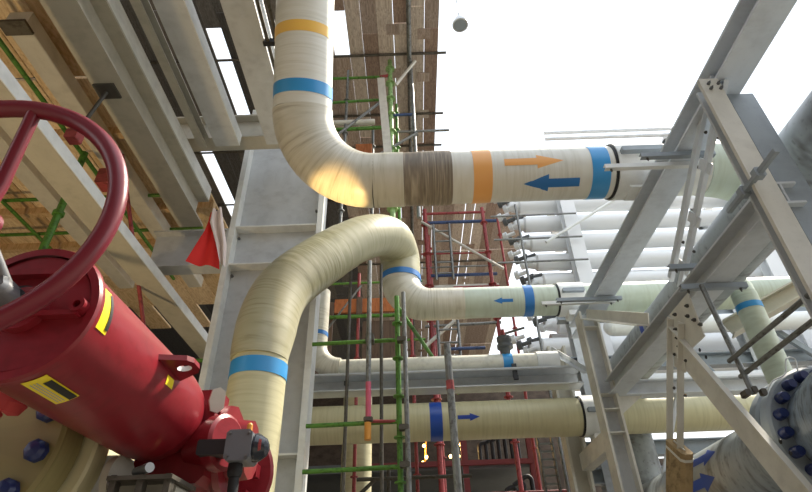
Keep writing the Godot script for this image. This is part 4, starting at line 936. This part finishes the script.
func small_things() -> void:
	var t := thing("warning_flag", "red and white cloth flag tied to the cross beam by the column", "flag", V(-2.7, 5.6, -5.95))
	part(t, "red_cloth", cloth([[V(-2.78, 6.40, -5.95), V(-2.70, 6.42, -5.95)], [V(-2.80, 6.1, -5.94), V(-2.66, 6.1, -5.96)], [V(-2.88, 5.8, -5.93), V(-2.58, 5.8, -5.97)], [V(-2.95, 5.55, -5.92), V(-2.52, 5.48, -5.97)]], Vector2.ZERO), "flag_red")
	part(t, "white_cloth", cloth([[V(-2.76, 6.45, -5.92), V(-2.62, 6.46, -5.9)], [V(-2.74, 6.2, -5.9), V(-2.56, 6.2, -5.92)], [V(-2.60, 5.85, -5.93), V(-2.47, 5.85, -5.95)], [V(-2.50, 5.55, -5.94), V(-2.44, 5.5, -5.95)]], Vector2.ZERO), "flag_white")
	part(t, "tie", rod(V(-2.80, 6.56, -6.58), V(-2.70, 6.44, -5.92), 0.012), "black")
	t = thing("red_rag", "crumpled red rag hanging on the bottom left flange", "cloth", V(-1.5, 2.2, -1.8))
	part(t, "cloth", cloth([[V(-1.62, 2.34, -1.80), V(-1.36, 2.30, -1.78)], [V(-1.64, 2.28, -1.76), V(-1.33, 2.25, -1.74)], [V(-1.62, 2.22, -1.79), V(-1.34, 2.20, -1.76)]], Vector2.ZERO), "rag_red")
	part(t, "knot", lathe(V(-1.37, 2.19, -1.78), V(0.2, 1, 0), [[0, 0], [0.01, 0.03], [0.04, 0.042], [0.08, 0.03], [0.1, 0]], 12), "rag_red")
	part(t, "tail", tube(spline([V(-1.4, 2.2, -1.78), V(-1.5, 2.14, -1.8), V(-1.62, 2.1, -1.9), V(-1.7, 2.1, -1.97)], 5), 0.014, 8), "rag_red")
	# high-bay lamp on a boom from the roof
	t = thing("highbay_lamp", "round grey high-bay lamp hanging in the bright sky by the roof edge", "lamp", V(1.35, 11.6, -7.2))
	part(t, "housing", lathe(V(1.33, 11.95, -6.7), Vector3.UP, [[0, 0.14], [0, 0.17], [0.06, 0.17], [0.10, 0.13], [0.22, 0.10], [0.28, 0.06], [0.28, 0]], 24), "lamp_body")
	part(t, "lens", lathe(V(1.33, 11.955, -6.7), Vector3.UP, [[0, 0], [0.001, 0.135], [0.02, 0.14]], 24), "steel_blue")
	part(t, "hanger", rod(V(1.33, 12.2, -6.7), V(1.33, 14.2, -6.7), 0.012), "galvanised")
	part(t, "boom", rod(V(1.4, 14.2, -6.7), V(-0.4, 14.2, -6.7), 0.04), "galvanised")
	part(t, "boom_post", rod(V(-0.3, 12.0, -6.7), V(-0.3, 14.25, -6.7), 0.04), "galvanised")
	# cardboard wrapped round the lower brace
	t = thing("cardboard_wrap", "brown cardboard wrapped round the foot of the double brace", "cardboard", V(2.6, 2.5, -5.9))
	part(t, "sleeve", extr(rect(0.34, 0.12, 0.03), V(2.58, 2.86, -5.39), V(2.58, 2.0, -6.09), Vector3.LEFT), "cardboard")
	part(t, "tape", extr(rect(0.345, 0.125, 0.03), V(2.58, 2.82, -5.423), V(2.58, 2.80, -5.44), Vector3.LEFT), "steel_cream")
	# unseen added lamps: warm spot for the elbow, warm flood for the left deck
	added_lamp("unseen narrow-beam lamp added on a tripod to warm the upper elbow", V(-0.85, 0.9, -4.55), V(-0.74, 5.42, -4.56), 36.0, 4.3, c8(255, 206, 130))
	added_lamp("unseen floodlight added on a tripod to brighten the left plywood deck", V(-5.6, 0.9, -4.6), V(-5.0, 7.4, -4.8), 6.0, 58.0, c8(255, 218, 160))

func added_lamp(label: String, head: Vector3, target: Vector3, energy: float, angle: float, tint: Color) -> void:
	var f := V(head.x, 0, head.z)
	var t := thing("added_lamp", label, "lamp", f)
	var aim := (target - head).normalized()
	part(t, "housing", extr(rect(0.34, 0.26, 0.02), head - aim * 0.12, head, Vector3.BACK), "black")
	part(t, "lamp_panel", extr(rect(0.30, 0.22), head, head + aim * 0.006, Vector3.BACK), "lamp_glow")
	part(t, "pole", rod(f + V(0, 0.25, 0), head - aim * 0.1, 0.02), "galv_dark")
	for k in 3:
		var a := TAU * k / 3
		part(t, "leg", rod(f + V(0, 0.5, 0), f + V(0.4 * cos(a), 0, 0.4 * sin(a)), 0.014), "galv_dark")
	var l := SpotLight3D.new(); l.name = "lamp_beam"
	l.light_color = tint; l.light_energy = energy; l.spot_angle = angle; l.spot_angle_attenuation = 0.3; l.light_size = 0.05 if angle < 10.0 else 0.13
	l.shadow_enabled = true; l.spot_range = 40.0; l.spot_attenuation = 2.0
	t.add_child(l)
	l.global_transform = Transform3D(Basis.looking_at(aim, Vector3.BACK), head + aim * 0.05)
